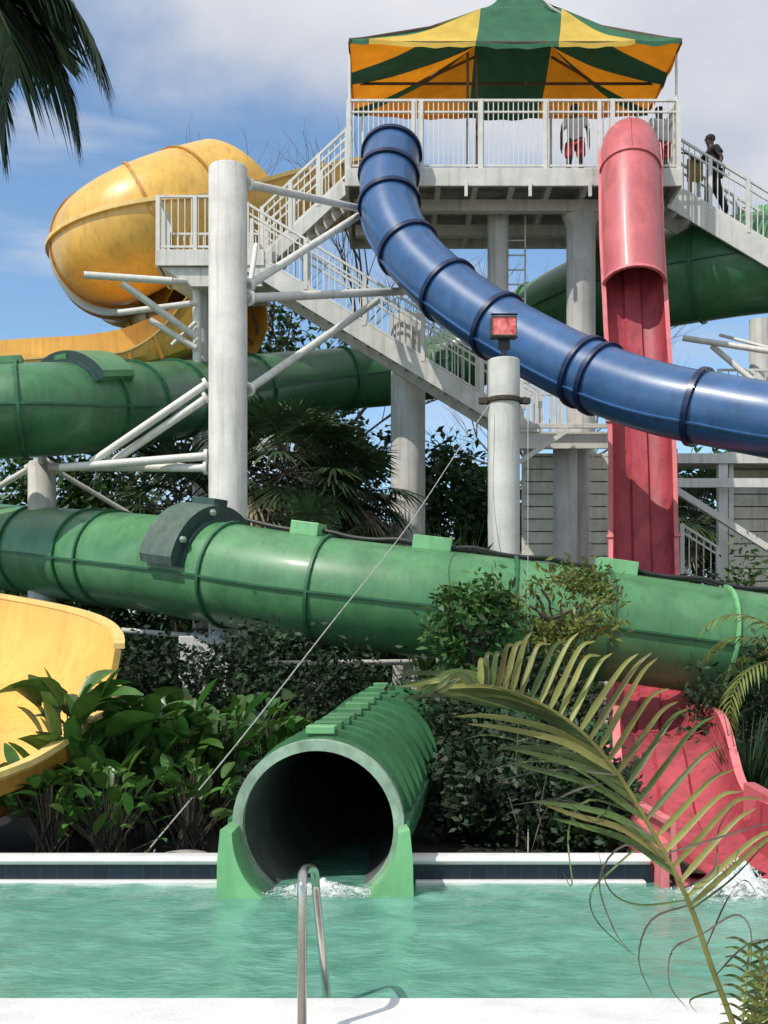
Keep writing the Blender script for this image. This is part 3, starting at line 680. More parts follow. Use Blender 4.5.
# canopy
cp = thing('striped_canopy', 'green and orange striped tent canopy over the tower platform', 'canopy', (3, 28.3, ZD))
x0, x1, y0, y1 = P(349, 0, 26.6).x, P(682, 0, 26.6).x, 26.6, 30.1; ze = P(0, 38, 26.6).z
xa, ya, za = P(517, 0, 28.35).x, 28.35, ze+1.95
HWX, HWY, ZRG, ZAP = .93, .85, 1.15, 2.7
def sect(k, cols, fr):
    A = Vector(c4[k]); B = Vector(c4[(k+1) % 4]); A2 = Vector(rg[k]); B2 = Vector(rg[(k+1) % 4]); ap = Vector((xa, ya, ze+ZAP)); mb = MB()
    for j in range(5):
        f0, f1 = fr[j], fr[j+1]; g0, g1 = (0, 0) if j < 2 else ((0, 1) if j == 2 else (1, 1)); sub = 8; rings = []
        for r_ in range(13):
            t_ = r_/12; row = []
            for q in range(sub+1):
                h = q/sub; f = f0+(f1-f0)*h; pnt = A.lerp(B, f).lerp(A2.lerp(B2, g0+(g1-g0)*h), t_)
                pnt.z += -.16*math.sin(math.pi*t_)-.09*(1-t_)**2*math.sin(math.pi*f)+.02*math.sin(f*31+t_*7+k)*math.sin(math.pi*t_)
                pnt.z += -.05*math.sin(math.pi*h)*(1-t_)
                row.append(pnt)
            rings.append(row)
        mb.loft(rings, False, cols[j])
        row0 = rings[0]; mb.loft([row0, [v+Vector((0, 0, -.10-.02*math.sin(v.x*9+v.y*7))) for v in row0]], False, cols[j])
        if j == 2:
            rr = []
            for r_ in range(9):
                t_ = r_/8; rr.append([v.lerp(ap, t_)+Vector((.05*math.sin(q*1.9+k)*math.sin(math.pi*t_), 0, -.30*math.sin(math.pi*t_)+.04*math.sin(q*2.2+k*2)*math.sin(math.pi*t_))) for q, v in enumerate(rings[-1])])
            mb.loft(rr, False, 1)
    return mb
frc = [0, .06, .38, .63, .86, 1]; cl = [1, 0, 1, 0, 1]
c4 = [(x0, y0, ze), (x1, y0, ze), (x1, y1, ze), (x0, y1, ze)]
rg = [(xa-HWX, ya-HWY, ze+ZRG), (xa+HWX, ya-HWY, ze+ZRG), (xa+HWX, ya+HWY, ze+ZRG), (xa-HWX, ya+HWY, ze+ZRG)]
for j in range(4):
    m_ = sect(j, cl, {0: frc, 2: [0, .055, .37, .61, .945, 1], 1: [0, .02, .40, .56, .985, 1], 3: [0, .02, .44, .60, .985, 1]}[j])
    o = m_.build('canvas_panel', [YCAN if j == 0 else YCANB, GCAN], cp, smooth=True, sharp=60)  # front takes the sunlit cloth tone, the other sides the backlit one
mb = MB(); mb.pipe([(xa+.35, ya-.9, ze+1.75), (xa+.45, ya-.93, ze+1.35), (xa+.7, ya-.95, ze+1.1), (xa+1.0, ya-.9, ze+.95)], .03, 6); mb.build('rope', WHITE2, cp)
fm = MB()
for k in range(4): fm.bar(Vector(c4[k])+Vector((0, .03, -.08)), Vector(c4[(k+1) % 4])+Vector((0, .03, -.08)), .035); fm.bar(Vector(c4[k])-Vector((0, 0, .06)), Vector(rg[k])-Vector((0, 0, .25)), .045)
fm.bar((x0+.2, ya+.3, ze-.02), (x1-.2, ya+.3, ze-.02), .05)
fm.build('frame', BROWN, cp)
for (x, y) in [(x0, y0+.5), (x1, y0+.5), (x0+.25, y1), (x1-.25, y1), (xa-1.25, YT+.15), (P(477, 0, YT+.3).x, YT+.3), (xa+1.0, y1-.3)]:
    mb = MB(); mb.pipe([(x, max(y, YT+.12), ZD), (x, max(y, YT+.12), ze-.05)], .032, 8); mb.build('pole', BROWN if x0 < x-.1 < x1-.5 and y < 29 else WHITE2, cp, smooth=True)

# ------------------------------------------------------------------ staircases
def flight(parent, a, b, depth, rail=1.15, sp=.13, hst=.30, posts=3, far=True):
    """a, b near-side tread nosing line ends, depth in +Y"""
    a = Vector(a); b = Vector(b); d = Vector((0, depth, 0)); n = max(3, int(abs(a.z-b.z)/.18)); o = []
    for k, off in ((0, Vector((0, 0, 0))), (1, d)):
        mb = MB(); mb.bar(a+off+Vector((0, 0, -hst*.35)), b+off+Vector((0, 0, -hst*.35)), .06, hst); mb.build('stringer', WHITE, parent, bevel=.008)
    mb = MB()
    for k in range(n):
        q = a.lerp(b, (k+.5)/n); mb.box(q+d/2+Vector((0, 0, -.06)), (abs(b.x-a.x)/n+.03, depth-.07, .045))
    mb.build('treads', DECKU, parent)
    railing(parent, a+Vector((0, -.0, .04)), b+Vector((0, 0, .04)), rail, sp, posts, second=.2, pr=.085)
    if far: railing(parent, a+d+Vector((0, 0, .04)), b+d+Vector((0, 0, .04)), rail, sp*1.3, posts, second=.2)
st = thing('staircase', 'white steel staircase zigzagging left of the tower with a small landing', 'staircase', (-3, 28, 0))
ZL = 11.22
flight(st, (P(262, 0, 27.6).x, 27.6, ZL), (XL-.06, 27.6, ZD), .95, posts=3)
lx0, lx1 = P(158, 0, 27).x, P(262, 0, 27).x
mb = MB(); mb.box(((lx0+lx1)/2, 27.8, ZL-.03), (lx1-lx0, 1.6, .06)); mb.build('landing', DECKU, st)
mb = MB(); mb.box(((lx0+lx1)/2, 26.97, ZL-.17), (lx1-lx0+.1, .07, .36)); mb.box((lx0-.03, 27.8, ZL-.17), (.07, 1.53, .36)); mb.box(((lx0+lx1)/2, 28.63, ZL-.17), (lx1-lx0+.1, .07, .36)); mb.build('fascia', WHITE, st, bevel=.008)
mb = MB(); q = [(lx0+.05, ZL-.35), (lx0+.75, ZL-.78), (lx1, ZL-.78), (lx1, ZL-.35)]
mb.loft([[Vector((x, y, z)) for x, z in q] for y in (27.05, 28.55)], True, caps=True); mb.build('bracket', CONC, st)
railing(st, (lx0, 27, ZL), (P(232, 0, 27).x, 27, ZL), 1.22, .15, posts=2, second=0); railing(st, (lx0, 27.1, ZL), (lx0, 28.6, ZL), 1.22, .13, posts=2, second=0); railing(st, (lx0, 28.6, ZL), (lx1, 28.6, ZL), .95, .15, posts=2, second=0)
zb = P(0, 434, 27).z
flight(st, (P(247, 0, 27).x, 27, P(0, 255, 27).z), (P(540, 0, 27).x, 27, zb), 1.0, rail=1.12, posts=5, hst=.40)
# middle landing
mx0, mx1 = P(520, 0, 26.6).x, P(606, 0, 26.6).x
mb = MB(); mb.box(((mx0+mx1)/2, 27.5, zb-.06), (mx1-mx0, 1.8, .07)); mb.build('landing', DECKU, st)
mb = MB(); mb.box(((mx0+mx1)/2, 26.57, zb-.24), (mx1-mx0+.1, .06, .34)); mb.bar((mx0-.1, 26.4, zb+.06), (mx1+.25, 26.4, zb+.06), .07, .10); mb.build('fascia', WHITE, st, bevel=.006)
railing(st, (mx0+.05, 28.35, zb), (mx1, 28.35, zb), 1.2, .16, posts=2, second=0)
railing(st, (mx0+.05, 26.7, zb), (mx0+.9, 26.7, zb), 1.1, .16, posts=1, second=0)
column(P(565, 0, 27.4).x, 27.4, 0, zb-.1, .275, parent=st); column(P(201, 0, 27.8).x, 27.8, 0, ZL-.5, .17, parent=st)
column(P(408, 0, 28.6).x, 28.6, 0, 10.2, .41, parent=st)
mb = MB(); mb.bar(P(520, 462, 26.3), P(568, 430, 26.3), .10); mb.build('brace', WHITE2, st)

def slat_wall(label, x0_, x1_, z0, z1, y, rz=0):
    t = thing('slatted_wall', label, 'wall', ((x0_+x1_)/2, y, 0), 'slatted board walls under the stairs')
    mb = MB(); h = .29; z = z0; k = 0
    while z < z1:
        zt = min(z+h-.03, z1); L_ = x1_-x0_; cuts = [0, .35+.1*math.sin(k*2.3), 1]
        mb.box(((x0_+x1_)/2, y, (z+zt)/2), (L_, .03, zt-z)); z += h; k += 1
    mb.build('boards', BOARD, t)
    mb = MB(); mb.box(((x0_+x1_)/2, y+.12, (z0+z1)/2), (x1_-x0_-.06, .02, z1-z0-.05)); mb.build('backing', DECKU, t)
    for x in (x0_, (x0_+x1_)/2, x1_):
        mb = MB(); mb.box((x, y+.065, (z0+z1)/2), (.09, .09, z1-z0)); mb.build('stud', WHITE2, t)
    return t
slat_wall('beige slatted board wall left of the red slide under the middle landing', P(523, 0, 28.2).x, P(607, 0, 28.2).x, .1, P(0, 455, 28.2).z, 28.0)
slat_wall('beige slatted board wall at the right edge below the blue tube', P(729, 0, 28).x, P(830, 0, 28).x, .1, P(0, 452, 28).z, 28.0)

sr = thing('right_staircase', 'white steel staircase descending right from the tower platform', 'staircase', (8, 28, 0))
flight(sr, (XR+.1, 28, ZD-.02), (P(900, 0, 28).x, 28, P(0, 325, 28).z), 1.0, rail=1.22, posts=6, hst=.55)
rl = P(900, 0, 28).x; zr = P(0, 325, 28).z
mb = MB(); mb.box((rl+1, 28.2, zr-.1), (2, 2.6, .2)); mb.build('landing', DECKU, sr)
column(P(766, 0, 28.5).x, 28.9, 0, 10.2, .27, parent=sr); column(rl+1, 28.9, 0, zr-.2, .27, parent=sr)
lo = thing('lower_stair_landing', 'white landing with railings by the slatted wall at the right edge', 'landing', (9, 27, 0))
z2 = P(0, 455, 27).z
mb = MB(); mb.box((P(735, 0, 27).x+.6, 27.5, z2-.08), (4.1, 1.2, .12)); mb.build('landing', DECKU, lo)
mb = MB(); mb.box((P(735, 0, 27).x+.6, 26.86, z2-.1), (4.1, .06, .22)); mb.build('fascia', WHITE, lo)
mb = MB(); mb.bar(P(672, 483, 26.6), P(772, 483, 26.6), .09, .2); mb.build('beam', WHITE2, lo)
mb = MB(); mb.bar(P(674, 489, 26.3), P(790, 562, 26.3), .14, .14); mb.build('brace', WHITE2, lo)
mb = MB(); mb.box((P(722, 0, 27).x, 27, z2/2-.1), (.2, .2, z2-.2)); mb.box((P(732, 0, 27).x, 27.1, z2/2-.1), (.1, .1, z2-.2)); mb.build('post', WHITE2, lo)
zq = P(0, 415, 27.4).z
railing(lo, (P(733, 0, 27).x, 28.1, P(0, 393, 27.3).z), (P(800, 0, 27).x, 28.1, P(0, 393, 27.3).z), .72, .2, posts=2, second=0)
railing(lo, P(682, 573, 26), P(718, 596, 26), 1.05, .14, posts=1)
flm = MB(); flm.bar(P(670, 578, 26.5), P(740, 622, 26.5), .06, .28); flm.build('stringer', WHITE, lo)

# ------------------------------------------------------------------ support columns and struts
def support(name, label, px, Y, ytop, r, struts, group='white slide support columns', m=CONC):
    x = P(px, 0, Y).x; t = thing(name, label, 'column', (x, Y, 0), group); zt = P(0, ytop, Y).z
    mb = MB(); mb.lathe((x, Y, 0), [(r+.12, .05), (r+.12, .25), (r, .25), (r, zt-.04), (r-.03, zt)], 40); sh = mb.build('shaft', m, t, smooth=True)
    for (a, b, rr) in struts:
        mb = MB(); mb.pipe([a, b], rr, 10)
        d = (Vector(b)-Vector(a)).normalized()
        mb.pipe([Vector(a)+d*.0, Vector(a)+d*.06], rr*1.7, 10); mb.build('strut', WHITE2, t, smooth=True)
    return t
Yc = 21.5
e = lambda px, py, Y: P(px, py, Y)
support('support_column', 'thickest white column left of the staircase with many pipe struts', 228, Yc, 167, .345, [
    (e(247, 184, Yc), e(358, 208, 26.6), .075), (e(248, 286, Yc), e(358, 216, 26.8), .075), (e(248, 298, Yc), e(406, 291, 26.2), .085),
    (e(248, 390, Yc), e(377, 301, 26.3), .075), (e(248, 300, Yc), e(256, 245, 24), .05), (e(208, 383, Yc), e(92, 462, 21.6), .07), (e(208, 397, Yc), e(112, 462, 21.8), .07),
    (e(208, 456, Yc), e(60, 468, 21.6), .075), (e(208, 468, Yc), e(50, 467, 22.4), .075), (e(208, 470, Yc), e(160, 462, 24), .05),
    (e(247, 664, Yc), e(425, 662, 24), .06), (e(208, 637, Yc), e(120, 630, 21.6), .05)])
support('support_column', 'short white column under the left end of the upper green tube', 42, 23.6, 462, .27, [(e(30, 468, 23.6), e(-40, 510, 24), .06), (e(55, 470, 23.6), e(140, 520, 24.5), .05), (e(42, 464, 23.6), e(42, 452, 22.8), .09)])
support('support_column', 'white column with pipe arms holding the upper green tube at the right edge', 800, 27.2, 352, .25, [(e(800, 356, 27.2), e(683, 338, 28.2), .07), (e(800, 420, 27.2), e(712, 346, 28.1), .07), (e(800, 356, 27.2), e(720, 335, 29), .04)])
hs = thing('helix_support_frame', 'white pipe frame holding up the yellow helix slide', 'support frame', (-5, 27, 0))
for a, b, r_ in ((e(84, 275, 26.2), e(172, 281, 26.6), .08), (e(122, 283, 26.4), e(196, 337, 27.2), .08), (e(118, 313, 27), e(196, 303, 27.2), .07), (e(150, 320, 27), e(196, 348, 27.2), .07), (e(172, 345, 27.4), e(196, 322, 27.2), .05), (e(172, 281, 26.6), e(197, 283, 27.5), .07)):
    mb = MB(); mb.pipe([a, b], r_, 10); mb.build('strut', WHITE2, hs, smooth=True)
mb = MB(); mb.pipe([(e(197, 270, 27.4).x, 27.4, .1), (e(197, 270, 27.4).x, 27.4, P(0, 280, 27.4).z)], .10, 12); mb.build('leg', WHITE2, hs, smooth=True)
# footing block
xb = P(213, 0, 20.9).x; mb = MB(); mb.box((xb-.1, 20.9, 1.2), (.9, .6, 2.4)); tag(mb.build('concrete_pier', CONC, bevel=.02), 'square whitish concrete pier at the foot of the thick column', 'pier')
mb = MB(); mb.box((P(408, 0, 24).x, 24, 1.0), (.62, .5, 2.0)); tag(mb.build('concrete_pier', CONC, bevel=.02), 'whitish concrete pier just above the ribbed tunnel slide', 'pier')

# lamp pole
Yp = 20.9
lp_ = thing('lamp_post', 'white round pole topped by a red floodlight in front of the blue tube', 'lamp post', (P(504, 0, Yp).x, Yp, 0))
x = P(504, 0, Yp).x; zt = P(0, 360, Yp).z
mb = MB(); mb.lathe((x, Yp, 0), [(.275, .05), (.275, zt-.015), (.26, zt)], 40); mb.build('pole', CONC, lp_, smooth=True)
mb = MB(); zc = P(0, 401, Yp).z; mb.lathe((x, Yp, zc), [(.30, -.045), (.315, -.03), (.315, .03), (.30, .045)], 30)
for sg in (-1, 1): mb.box((x+sg*.36, Yp-.05, -.01+zc), (.16, .12, .10), .3*sg)
mb.build('clamp', BARKD, lp_)
mb = MB(); mb.pipe([(x, Yp, zt), (x, Yp, zt+.26)], .05, 10); mb.box((x, Yp, zt+.27), (.20, .10, .16)); mb.build('stem', BLACKP, lp_)
zf = P(0, 328, Yp).z
hd = MB(); hd.box((x-.01, Yp, zf), (.45, .22, .36)); hd.box((x-.01, Yp-.13, zf+.2), (.47, .08, .02)); hd.box((x-.01, Yp-.13, zf-.2), (.47, .08, .02)); h_ = hd.build('floodlight', BLACKP, lp_, bevel=.015)
mb = MB(); mb.box((x-.01, Yp-.118, zf), (.43, .02, .31)); mb.build('lens', LAMPG, h_)
mb = MB()
for a, b in (((-.22, -.16), (.2, -.16)), ((-.22, .16), (.2, .16)), ((-.22, -.16), (-.22, .16)), ((.2, -.16), (.2, .16))): mb.bar((x+a[0], Yp-.135, zf+a[1]), (x+b[0], Yp-.135, zf+b[1]), .02)
mb.build('bezel', BARK, h_)
# wires
def wire(pts, r, label, name='guy_wire', m=ROPE):
    mb = MB(); mb.pipe(catmull(pts, 8), r, 6); return tag(mb.build(name, m, smooth=True), label, 'wire')
wire([P(489, 405, Yp-.3), P(455, 455, 19.9), P(405, 530, 17.6), P(330, 625, 15), P(240, 740, 12.3), P(150, 848, 11.1)], .0075, 'thin guy rope slanting from the lamp pole over the green tube to the pool edge')
wire([P(528, 420, 18.2), P(528, 600, 18.2-.8), P(529, 720, 17), P(528, 852, 10.95)], .006, 'thin pale upright wire dropping to the far pool edge')
mb = MB()
mb.pipe([P(150, 848, 11.1), P(145, 852, 11.05), P(146, 858, 11.0), P(152, 858, 11.0), P(155, 850, 11.1)], .012, 6); tag(mb.build('anchor_ring', STEEL, smooth=True), 'small metal anchor ring holding the guy rope by the far coping', 'ring')
# pool ladder handrail
pts = [P(302, 1075, 5.75), P(302, 1000, 5.78), P(302, 900, 5.82), P(302, 882, 5.85), P(303, 873, 5.92), P(306, 869, 6.06), P(311, 868.5, 6.3), P(314, 871, 6.52), P(315.5, 880, 6.62), P(317, 900, 6.66), P(327, 997, 6.7), P(334, 1060, 6.72)]
hr = thing('pool_handrail', 'polished steel handrail arching from the deck into the pool', 'handrail', (P(302, 0, 5.75).x, 5.75, .04))
mb = MB(); mb.pipe(catmull(pts, 8), .0235, 18); mb.build('rail', STEEL, hr, smooth=True)
mb = MB(); b0 = pts[0]; mb.lathe((b0.x, b0.y, .04), [(.05, 0), (.05, .012), (.03, .02)], 18); mb.build('base_collar', STEEL, hr, smooth=True)

# ------------------------------------------------------------------ people
def skin_mesh(name, joints, edges, m, parent, sub=2):
    me = bpy.data.meshes.new(name); me.from_pydata([j[0] for j in joints], edges, [])
    o = bpy.data.objects.new(name, me); C.objects.link(o)
    md = o.modifiers.new('skin', 'SKIN'); md.use_smooth_shade = True
    sv = me.skin_vertices[0] if me.skin_vertices else None
    if sv is None:
        bpy.context.view_layer.objects.active = o
        bpy.context.view_layer.update(); sv = me.skin_vertices[0]
    for k, j in enumerate(joints): sv.data[k].radius = j[1] if isinstance(j[1], tuple) else (j[1], j[1]); sv.data[k].use_root = (k == 0)
    ss = o.modifiers.new('sub', 'SUBSURF'); ss.levels = sub; ss.render_levels = sub
    dg = bpy.context.evaluated_depsgraph_get(); dg.update(); em = bpy.data.meshes.new_from_object(o.evaluated_get(dg), depsgraph=dg)
    o.modifiers.clear(); o.data = em; em.materials.clear(); em.materials.append(m)
    em.polygons.foreach_set('use_smooth', [True]*len(em.polygons))
    if parent: o.parent = parent
    return o
def person(loc, rz, label, cloth, legs, shirt=TEE, arms='down', lean=0.0, step=0.0, long_trousers=False):
    """figure faces -Y before rotation; height 1.76"""
    t = thing('person', label, 'person', loc, 'people on the tower' if not long_trousers else None); t.rotation_euler = (0, 0, rz)
    f = lean
    hip = (0, 0, .93); chest = (0, -f*.5, 1.30); neck = (0, -f*.75, 1.47); head = (0, -f*1.0-.01, 1.60); top = (0, -f*1.05, 1.70)
    J = [(hip, (.145, .10)), ((0, -f*.2, 1.10), (.125, .095)), (chest, (.155, .105)), ((0, -f*.7, 1.43), (.085, .07)), ((0, -f*.8, 1.50), .052), ((0, -f*.9-.015, 1.575), (.068, .082)), ((0, -f*.95-.01, 1.66), (.074, .088)), ((0, -f, 1.735), (.045, .055))]
    E = [(0, 1), (1, 2), (2, 3), (3, 4), (4, 5), (5, 6), (6, 7)]
    def chain(fr, pts):
        a = fr
        for q in pts: J.append(q); E.append((a, len(J)-1)); a = len(J)-1
        return a
    for sg in (-1, 1):
        st_ = step*sg
        chain(0, [((sg*.095, -st_*.1, .86), .088), ((sg*.11, -st_*.5-(.03 if step else 0), .50), .060), ((sg*.12, -st_*.65+.02, .28), .052), ((sg*.12, -st_*.8+.03, .09), .038)])
        a = len(J)-1; chain(a, [((sg*.13, -st_*.8-.05, .045), .038), ((sg*.14, -st_*.8-.16, .03), .030)])
        if arms == 'down':
            el = (sg*.25, .02, 1.13); wr = (sg*.26, -.06, .88); hn = (sg*.26, -.08, .80)
        elif arms == 'rail':
            el = (sg*.26, -f*.5-.14, 1.18); wr = (sg*.16, -f*.5-.36, 1.22); hn = (sg*.13, -f*.5-.43, 1.22)
        else:
            el = (sg*.27, -f*.5-.20, 1.30) if sg < 0 else (sg*.25, .02, 1.13); wr = (sg*.15, -f*.5-.42, 1.38) if sg < 0 else (sg*.26, -.08, .88); hn = (wr[0]*.9, wr[1]-.06, wr[2]-(.0 if sg < 0 else .07))
        h0 = chain(3, [((sg*.165, -f*.68, 1.405), .060), ((sg*.21, -f*.62, 1.32), .048), (el, .038), (wr, .027), (hn, (.020, .034))])
        base = Vector(J[h0][0]); d = (base-Vector(wr)).normalized(); sd = d.cross(Vector((0, 0, 1))) if abs(d.z) < .8 else Vector((0, 1, 0)); sd = sd.normalized()
        for q in range(4):
            o1 = base+d*.04+sd*(q-1.5)*.018; J.append((tuple(o1), .010)); E.append((h0, len(J)-1)); a = len(J)-1
            chain(a, [(tuple(o1+d*(.035+.006*(1.5-abs(q-1.5)))+Vector((-sg*.008, 0, 0))), .008)])
        o1 = base+sd*.035+d*.01; J.append((tuple(o1), .011)); E.append((h0, len(J)-1)); chain(len(J)-1, [(tuple(o1+d*.03+sd*.012), .009)])
    body = skin_mesh('body', J, E, SKIN, t)
    # facial relief: nose, brow, ears as small forms joined in one head-detail mesh
    hy = -f*.95-.01; mb = MB()
    mb.pipe([(0, hy-.078, 1.655), (0, hy-.102, 1.618)], [.008, .014], 8)
    for sg in (-1, 1):
        mb.pipe([(sg*.074, hy+.012, 1.60), (sg*.082, hy+.02, 1.625), (sg*.080, hy+.02, 1.655)], [.008, .014, .010], 6)
        mb.pipe([(sg*.028-.012, hy-.082, 1.645), (sg*.028+.012, hy-.082, 1.645)], .006, 6)
    mb.pipe([(-.024, hy-.083, 1.578), (.024, hy-.083, 1.578)], .006, 6)
    mb.build('face_features', SKIN, t, smooth=True).matrix_parent_inverse = Matrix()
    mb = MB(); mb.lathe((0, hy+.012, 1.665), [(.088, -.03), (.093, .02), (.080, .065), (.045, .092), (.01, .10)], 16); mb.build('hair', HAIR, t, smooth=True).matrix_parent_inverse = Matrix()
    # shirt
    S = [((0, 0, .86), (.178, .125)), ((0, -f*.2, 1.10), (.160, .122)), ((0, -f*.5, 1.30), (.180, .128)), ((0, -f*.7, 1.43), (.10, .085))]
    SE = [(0, 1), (1, 2), (2, 3)]
    for sg in (-1, 1):
        n0 = len(S); el = {'down': (sg*.235, .01, 1.22), 'rail': (sg*.245, -f*.5-.08, 1.24)}.get(arms, (sg*.25, -f*.5-.10, 1.32) if sg < 0 else (sg*.235, .01, 1.22))
        S += [((sg*.165, -f*.68, 1.40), .078), (el, .070)]; SE += [(3, n0), (n0, n0+1)]
    so_ = skin_mesh('shirt', S, SE, shirt, t)
    T = [((0, 0, .96), (.165, .12))]; TE = []
    for sg in (-1, 1):
        st_ = step*sg; n0 = len(T); T += [((sg*.10, -st_*.12, .84), .112), ((sg*.115, -st_*.45-(.02 if step else 0), .52), .092)]; TE += [(0, n0), (n0, n0+1)]
        if long_trousers: T += [((sg*.12, -st_*.65+.02, .30), .075), ((sg*.12, -st_*.8+.03, .10), .068)]; TE += [(n0+1, n0+2), (n0+2, n0+3)]
    skin_mesh('trousers' if long_trousers else 'shorts', T, TE, cloth, t)
    return t
zs = lambda px: ZD-.02-(px-674)/42.86*.6*.98
person((P(575, 0, 27.7).x, 27.7, ZD), R(170), 'person in white T-shirt and red shorts standing left of the red slide', SHORTS, None, arms='down').scale = (1.2, 1.2, 1.02)
person((P(661, 0, 27.75).x, 27.75, ZD), R(200), 'person in white T-shirt and red shorts standing right of the red slide', SHORTS, None, arms='up', lean=.06).scale = (1.2, 1.2, 1.02)
person((P(606, 0, 28.6).x, 28.7, ZD), R(90), 'person in black clothes behind the red slide top, mostly hidden', BLACKC, None, shirt=BLACKC, arms='rail', lean=.35, long_trousers=True)
pm = person((P(715, 0, 28.45).x, 28.45, P(0, 213, 28.45).z-.02), R(-80), 'person all in black standing on the right staircase leaning on the rail', BLACKC, None, shirt=BLACKC, arms='up', lean=.10, step=.32, long_trousers=True); pm.scale = (1.28, 1.28, 1.06)
mb = MB(); a = P(688, 157, 28.7); b = P(704, 180, 28.7); mb.box(((a.x+b.x)/2, 28.8, (a.z+b.z)/2), (b.x-a.x, .09, a.z-b.z)); mb.box(((a.x+b.x)/2-.12, 28.8, (a.z+b.z)/2-.45), (.10, .09, .5)); tag(mb.build('ride_mat', MATB, bevel=.03), 'tan board standing behind the stair rail beside the person in black', 'mat')

# ------------------------------------------------------------------ vegetation
def leaves(n, cen, rad, size, aspect=2.2, clumps=30, cs=.28, up=.3, droop=0.0):
    """rhombic folded leaves gathered in clumps through an ellipsoid; returns V,F"""
    cen = np.array(cen); rad = np.array(rad)
    cc = rng.normal(0, 1, (clumps, 3)); cc /= np.linalg.norm(cc, axis=1)[:, None]; cc *= rng.uniform(.25, 1, (clumps, 1))**.5
    csz = cs*rng.uniform(.6, 1.4, (clumps, 1))
    idx = rng.integers(0, clumps, n)
    p = cc[idx]+rng.normal(0, 1, (n, 3))*csz[idx]*.6
    p = cen+p*rad
    d = rng.normal(0, 1, (n, 3)); d[:, 2] = d[:, 2]*.6+up-droop; d /= np.linalg.norm(d, axis=1)[:, None]
    q = rng.normal(0, 1, (n, 3)); s = np.cross(d, q); s /= np.linalg.norm(s, axis=1)[:, None]
    nn = np.cross(d, s)
    L_ = size*rng.uniform(.6, 1.35, (n, 1)); W_ = L_/aspect/2
    v = np.stack([p, p+d*L_*.5+s*W_+nn*W_*.35, p+d*L_, p+d*L_*.5-s*W_+nn*W_*.35], 1)
    return v.reshape(-1, 3), np.arange(n*4).reshape(-1, 4)
def limb(mb, a, b, r0, r1, wob=.08, n=6):
    a = Vector(a); b = Vector(b); L_ = (b-a).length
    pts = [a.lerp(b, k/n)+Vector((random.uniform(-1, 1), random.uniform(-1, 1), random.uniform(-.5, .5)))*wob*L_*(0 if k in (0,) else .5) for k in range(n+1)]
    mb.pipe(pts, [r0+(r1-r0)*k/n for k in range(n+1)], 7); return pts
def tree(label, x, y, h, rad, n=5200, m=LEAF, size=.24, trunk_r=.16, cz=.62, name='tree', cat='tree', group='background trees', bark=BARKD, clumps=34, cs=.3, base=0.05, aspect=2.2, droop=0.):
    t = thing(name, label, cat, (x, y, base), group); mb = MB()
    top = Vector((x, y, base+h*cz)); limb(mb, (x, y, base-.05), top, trunk_r, trunk_r*.5, .05)
    for k in range(9):
        a = k*2.4+random.random(); e_ = Vector((x+rad[0]*.75*math.cos(a), y+rad[1]*.75*math.sin(a), base+h*cz+rad[2]*random.uniform(-.4, .7)))
        s_ = Vector((x, y, base+h*cz*random.uniform(.55, 1))); pts = limb(mb, s_, e_, trunk_r*.4, .02, .12)
        limb(mb, pts[3], pts[3]+Vector((random.uniform(-1, 1), random.uniform(-1, 1), random.uniform(0, 1)))*rad[0]*.5, .03, .01, .1, 4)
    mb.build('trunk', bark, t, smooth=True)
    v, f = leaves(n, (x, y, base+h*cz+.05*h), rad, size, clumps=clumps, cs=cs, aspect=aspect, droop=droop)
    npmesh('crown', v, f, m, t); return t
# background belt of trees; heights set by the skyline seen between the slides
specs = [(-14.5, 36, 9.8, 3.0, 'dark leafy tree farthest left behind the upper green tube', LEAF), (-10.6, 35, 9.3, 2.6, 'bushy tree behind the short column at left', LEAFM), (-7.4, 37, 10, 2.8, 'dark round tree left of the thick column', LEAF),
         (-3.6, 38, 15.5, 2.5, 'tallest dark tree, seen under the left staircase', LEAF), (-.9, 37, 9.6, 2.2, 'dark tree behind the fan palms', LEAF), (1.9, 37, 9.2, 1.9, 'dark tree between the middle column and the lamp pole', LEAF),
         (3.6, 39, 8.8, 1.8, 'dark tree behind the lamp pole', LEAFM), (9.2, 36, 8.6, 2.4, 'tree filling the gap between the red slide and the right slatted wall', LEAFM), (12.6, 37, 8.0, 2.6, 'tree behind the right slatted wall', LEAF), (6.3, 39, 7.0, 2.2, 'tree directly behind the red slide', LEAF)]
for x, y, h, r_, lb, m_ in specs:
    tree(lb, x, y, h*.86, (r_, r_*.9, h*.36), 7000, m_, .30, cz=.60, clumps=46, cs=.26)
v, f = leaves(16000, (0, 47, 2.2), (30, 2.2, 2.3), .62, clumps=260, cs=.16, aspect=1.9)
tag(npmesh('woods', v, f, LEAF), 'dark far woods closing the view behind the slides', 'woods', kind='stuff')
v, f = leaves(9000, (-4, 27.5, 1.3), (9, .5, 1.3), .22, clumps=160, cs=.2, aspect=1.9)
tag(npmesh('undergrowth', v, f, LEAF), 'dark undergrowth beneath the tower and slides', 'undergrowth', kind='stuff')
# mid-distance shrubs under the slides
sh = [(-9.3, 25, 2.9, 1.5), (-6.4, 24.5, 2.6, 1.6), (-3.6, 24.8, 2.6, 1.5), (-1.0, 25.5, 3.0, 1.5), (1.6, 26, 3.6, 1.3), (3.2, 25.4, 2.6, 1.3), (7.6, 25.2, 3.6, 1.2), (9.6, 25, 3.6, 1.4)]
wh = ['at the far left', 'left of the square pier', 'right of the square pier', 'behind the ribbed tunnel', 'left of the lamp pole', 'behind the lamp pole', 'right of the red slide', 'at the far right']
for (x, y, h, r_), q in zip(sh, wh):
    tree('dense green shrub below the slides '+q, x, y, h, (r_, 1.0, h*.46), 4200, LEAFM if x > 0 else LEAF, .17, .05, .5, 'shrub', 'shrub', 'shrubs below the slides', clumps=30, cs=.34)
